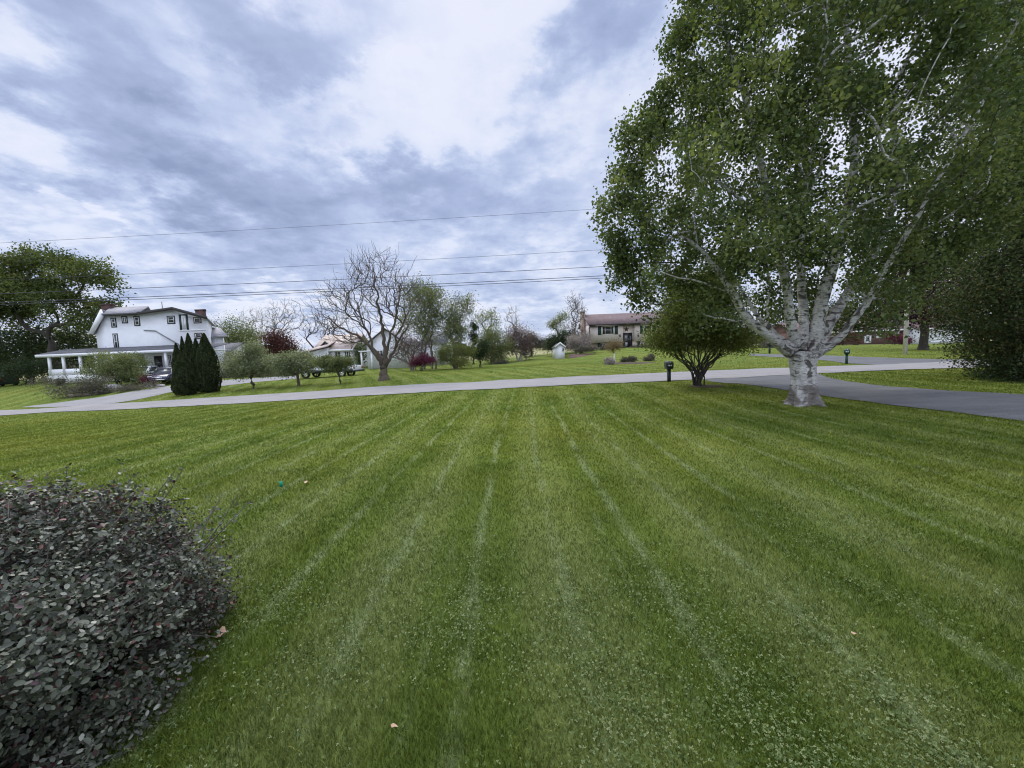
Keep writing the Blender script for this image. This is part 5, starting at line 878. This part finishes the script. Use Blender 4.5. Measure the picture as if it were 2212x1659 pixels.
    for i in range(n-1, -1, -1):
        cnt[i] = max(cnt[i], 1)
        if par2[i] >= 0: cnt[par2[i]] += cnt[i]; ch[par2[i]].append(i)
    rad = np.minimum(.0065*cnt**.5, .03)
    starts = [c for i in range(nstem) for c in ch[i] if c >= nstem]
    while starts:
        s = starts.pop(); chain = [par2[s], s]; c = s
        while ch[c]:
            kids = sorted(ch[c], key=lambda k: -cnt[k]); starts += kids[1:]; c = kids[0]; chain.append(c)
        rr = rad[chain].copy(); rr[0] = rr[1]; (mb if rr[1] > .016 else tb).tube(P_[chain]-b, rr, 6 if rr[1] > .016 else 4, cap=False)
    # flared, ridged butt
    hs = np.array([-.08, .02, .1, .22, .4, .6, .63, .8, 1.0, 1.2, 1.38, 1.5, 1.62]); wr = np.array([.56, .51, .46, .41, .365, .345, .33, .325, .33, .345, .37, .385, .28]); ns = 56; V = []; F = []
    for j, (h_, w__) in enumerate(zip(hs, wr)):
        c = (fork-b)*np.array([1, 1, 0])*(h_/1.5)
        for q in range(ns):
            a = 2*math.pi*q/ns; fl = max(0, 1-h_/.75); ridge = 1+(.05+.13*fl)*math.sin(5*a+1.2+h_*.5)+(.03+.06*fl)*math.sin(9*a+h_*2)+.012*r.randn()-.16*math.exp(-((a-5.25+.1*h_)/.1)**2)*(h_ < 1.0)+(.1*max(0, (h_-1.0))*math.sin(7*a)); V.append((c[0]+w__*ridge*math.cos(a), c[1]+w__*ridge*math.sin(a)*.9, h_))
    for j in range(len(hs)-1):
        for q in range(ns): F.append((j*ns+q, j*ns+(q+1) % ns, (j+1)*ns+(q+1) % ns, (j+1)*ns+q))
    F.append(tuple((len(hs)-1)*ns+q for q in range(ns))); mb.add(V, F)
    mb.build('trunk', M['birch'], root, True); tb.build('twigs', M['barkd'], root, True)
    k = 74; C0 = np.repeat(T, k, 0); sg = np.where(np.repeat(pxk[:, 0], k) < 700, .16, .19)[:, None]; C0 = C0+r.randn(len(C0), 3)*sg*np.array([1, 1, 1.15])
    q = np.repeat(r.rand(len(T)), k); leaf_obj('crown', r, C0-b, q, .094, LM['birch'], root, aspect=.8, droop=.9, nrm_up=.1)
birch()
# ------------------------------------------------------------------ near clipped bush at lower left
def near_bush():
    r = np.random.RandomState(9); c = np.array([-3.5, 1.88, 0]); b = np.array([c[0], c[1], float(H(c[0], c[1]))]); root = thing('boxy_bush', 'dense clipped bush with small grey green leaves close at the lower left', 'bush', b); n = 170000
    v = r.randn(n, 3); v[:, 2] = np.abs(v[:, 2]); v /= np.linalg.norm(v, axis=1)[:, None]; a = np.arctan2(v[:, 1], v[:, 0]); e = np.arcsin(v[:, 2])
    lump = 1+.06*np.sin(a*3+1)+.05*np.sin(a*5+e*4)+.08*(vnoise(np.c_[a*4, e*5]+20, 1, 31)-.5)*2+.06*(vnoise(np.c_[a*13, e*13]+20, 1, 35)-.5)*2
    k = 1.0/((np.abs(v[:, 0])**2.7+np.abs(v[:, 1])**2.7+np.abs(v[:, 2])**2.7)**(1/2.7)); dep = 1-np.abs(r.randn(n))*.15; R_ = np.array([1.42, 1.4, 1.14]); C0 = v*k[:, None]*R_*lump[:, None]*dep[:, None]; C0[:, 2] += .02
    # twig sprays give bunches
    cl = .12*(np.abs(a) > 2.2)+vnoise(np.c_[a*9, e*9]+50, 1, 32)*.6+vnoise(np.c_[a*22, e*22]+70, 1, 33)*.4; keep = cl > .31+.2*r.rand(n); C0 = C0[keep]; rn = np.clip(.3*cl[keep]/.7+.7*r.beta(1.6, 2.2, keep.sum()), 0, 1); nk = len(C0)
    sprays = []; st = MB()
    for _ in range(900):
        v_ = r.randn(3); v_[2] = abs(v_[2]); v_ /= np.linalg.norm(v_); kk = 1/((np.abs(v_)**2.7).sum()**(1/2.7)); p0 = v_*kk*R_*.78; p1 = v_*kk*R_*(.98+.09*r.rand())+r.randn(3)*.05; p1[2] = max(p1[2], .1); mid = (p0+p1)/2+r.randn(3)*.05; st.tube([p0, mid, p1], [.005, .0035, .0018], 4, cap=False); sprays.append(p1+(p1-mid)*.02+r.randn(9, 3)*.03)
    for px, py, yy, ln in ((262, 499, 2.75, .28), (205, 478, 3.0, .18), (95, 472, 3.1, .14), (228, 560, 2.3, .2)):   # stray shoots
        tip = np.array(at(px*.86, py, yy))-b; o_ = tip-np.array([.25, 0, ln+.15])
        for q in range(3): t2 = tip+r.randn(3)*.06; st.tube([o_, (o_+t2)/2+r.randn(3)*.02, t2], [.006, .004, .002], 4, cap=False); sprays += [o_+(t2-o_)*(.35+.65*r.rand(14))[:, None]+r.randn(14, 3)*.014]
    st.build('stems', M['barkg'], root, True); Sp = np.concatenate(sprays); C0 = np.r_[C0, Sp]; rn = np.r_[rn, .4+.5*r.rand(len(Sp))]; nn = len(C0)
    vv = r.randn(nn, 3)*.7+C0/np.linalg.norm(C0, axis=1)[:, None]*.6+np.array([0, 0, .5]); vv /= np.linalg.norm(vv, axis=1)[:, None]; t = r.randn(nn, 3); t -= vv*(t*vv).sum(1)[:, None]; t /= np.linalg.norm(t, axis=1)[:, None]; s_ = np.cross(vv, t); L = (.025*(.5+1.0*r.rand(nn)))[:, None]
    off = [(-.5, 0, 0), (-.25, .24, .05), (.15, .3, .07), (.42, .14, .03), (.52, 0, 0), (.42, -.14, .03), (.15, -.3, .07), (-.25, -.24, .05)]
    V = np.stack([C0+t*L*x+s_*L*y+vv*L*z for x, y, z in off], 1).reshape(-1, 3); i = np.arange(nn)*8; F = [np.stack([i, i+1, i+2, i+3, i+4], 1), np.stack([i, i+4, i+5, i+6, i+7], 1)]
    rnz = vnoise(C0[:, :2]*3+C0[:, 2:]*3+40, 1, 44); red = r.rand(nn) < .05+.22*np.clip((rnz-.55)*3, 0, 1); link_mesh('foliage', V, F, M['bushleaf'], root, attr=np.repeat(np.where(red, .92+.08*r.rand(nn)**2.5, rn*.9), 8))
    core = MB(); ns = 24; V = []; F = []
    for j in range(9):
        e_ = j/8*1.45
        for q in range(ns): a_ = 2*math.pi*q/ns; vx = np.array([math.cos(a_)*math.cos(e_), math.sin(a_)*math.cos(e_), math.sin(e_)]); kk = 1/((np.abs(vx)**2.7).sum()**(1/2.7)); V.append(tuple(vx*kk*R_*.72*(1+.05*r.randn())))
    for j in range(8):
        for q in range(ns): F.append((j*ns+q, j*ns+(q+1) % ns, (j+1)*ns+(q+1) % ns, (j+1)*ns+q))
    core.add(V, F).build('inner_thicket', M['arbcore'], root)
def bushmat():
    m = leafmat('bush_leaf_near', [(0, (.011, .014, .008)), (.4, (.036, .052, .027)), (.72, (.12, .16, .09)), (.9, (.3, .36, .24)), (.92, (.035, .014, .014)), (.98, (.09, .04, .03)), (1.0, (.2, .11, .07))], .1, .42, .38); return m
M['bushleaf'] = bushmat(); near_bush()
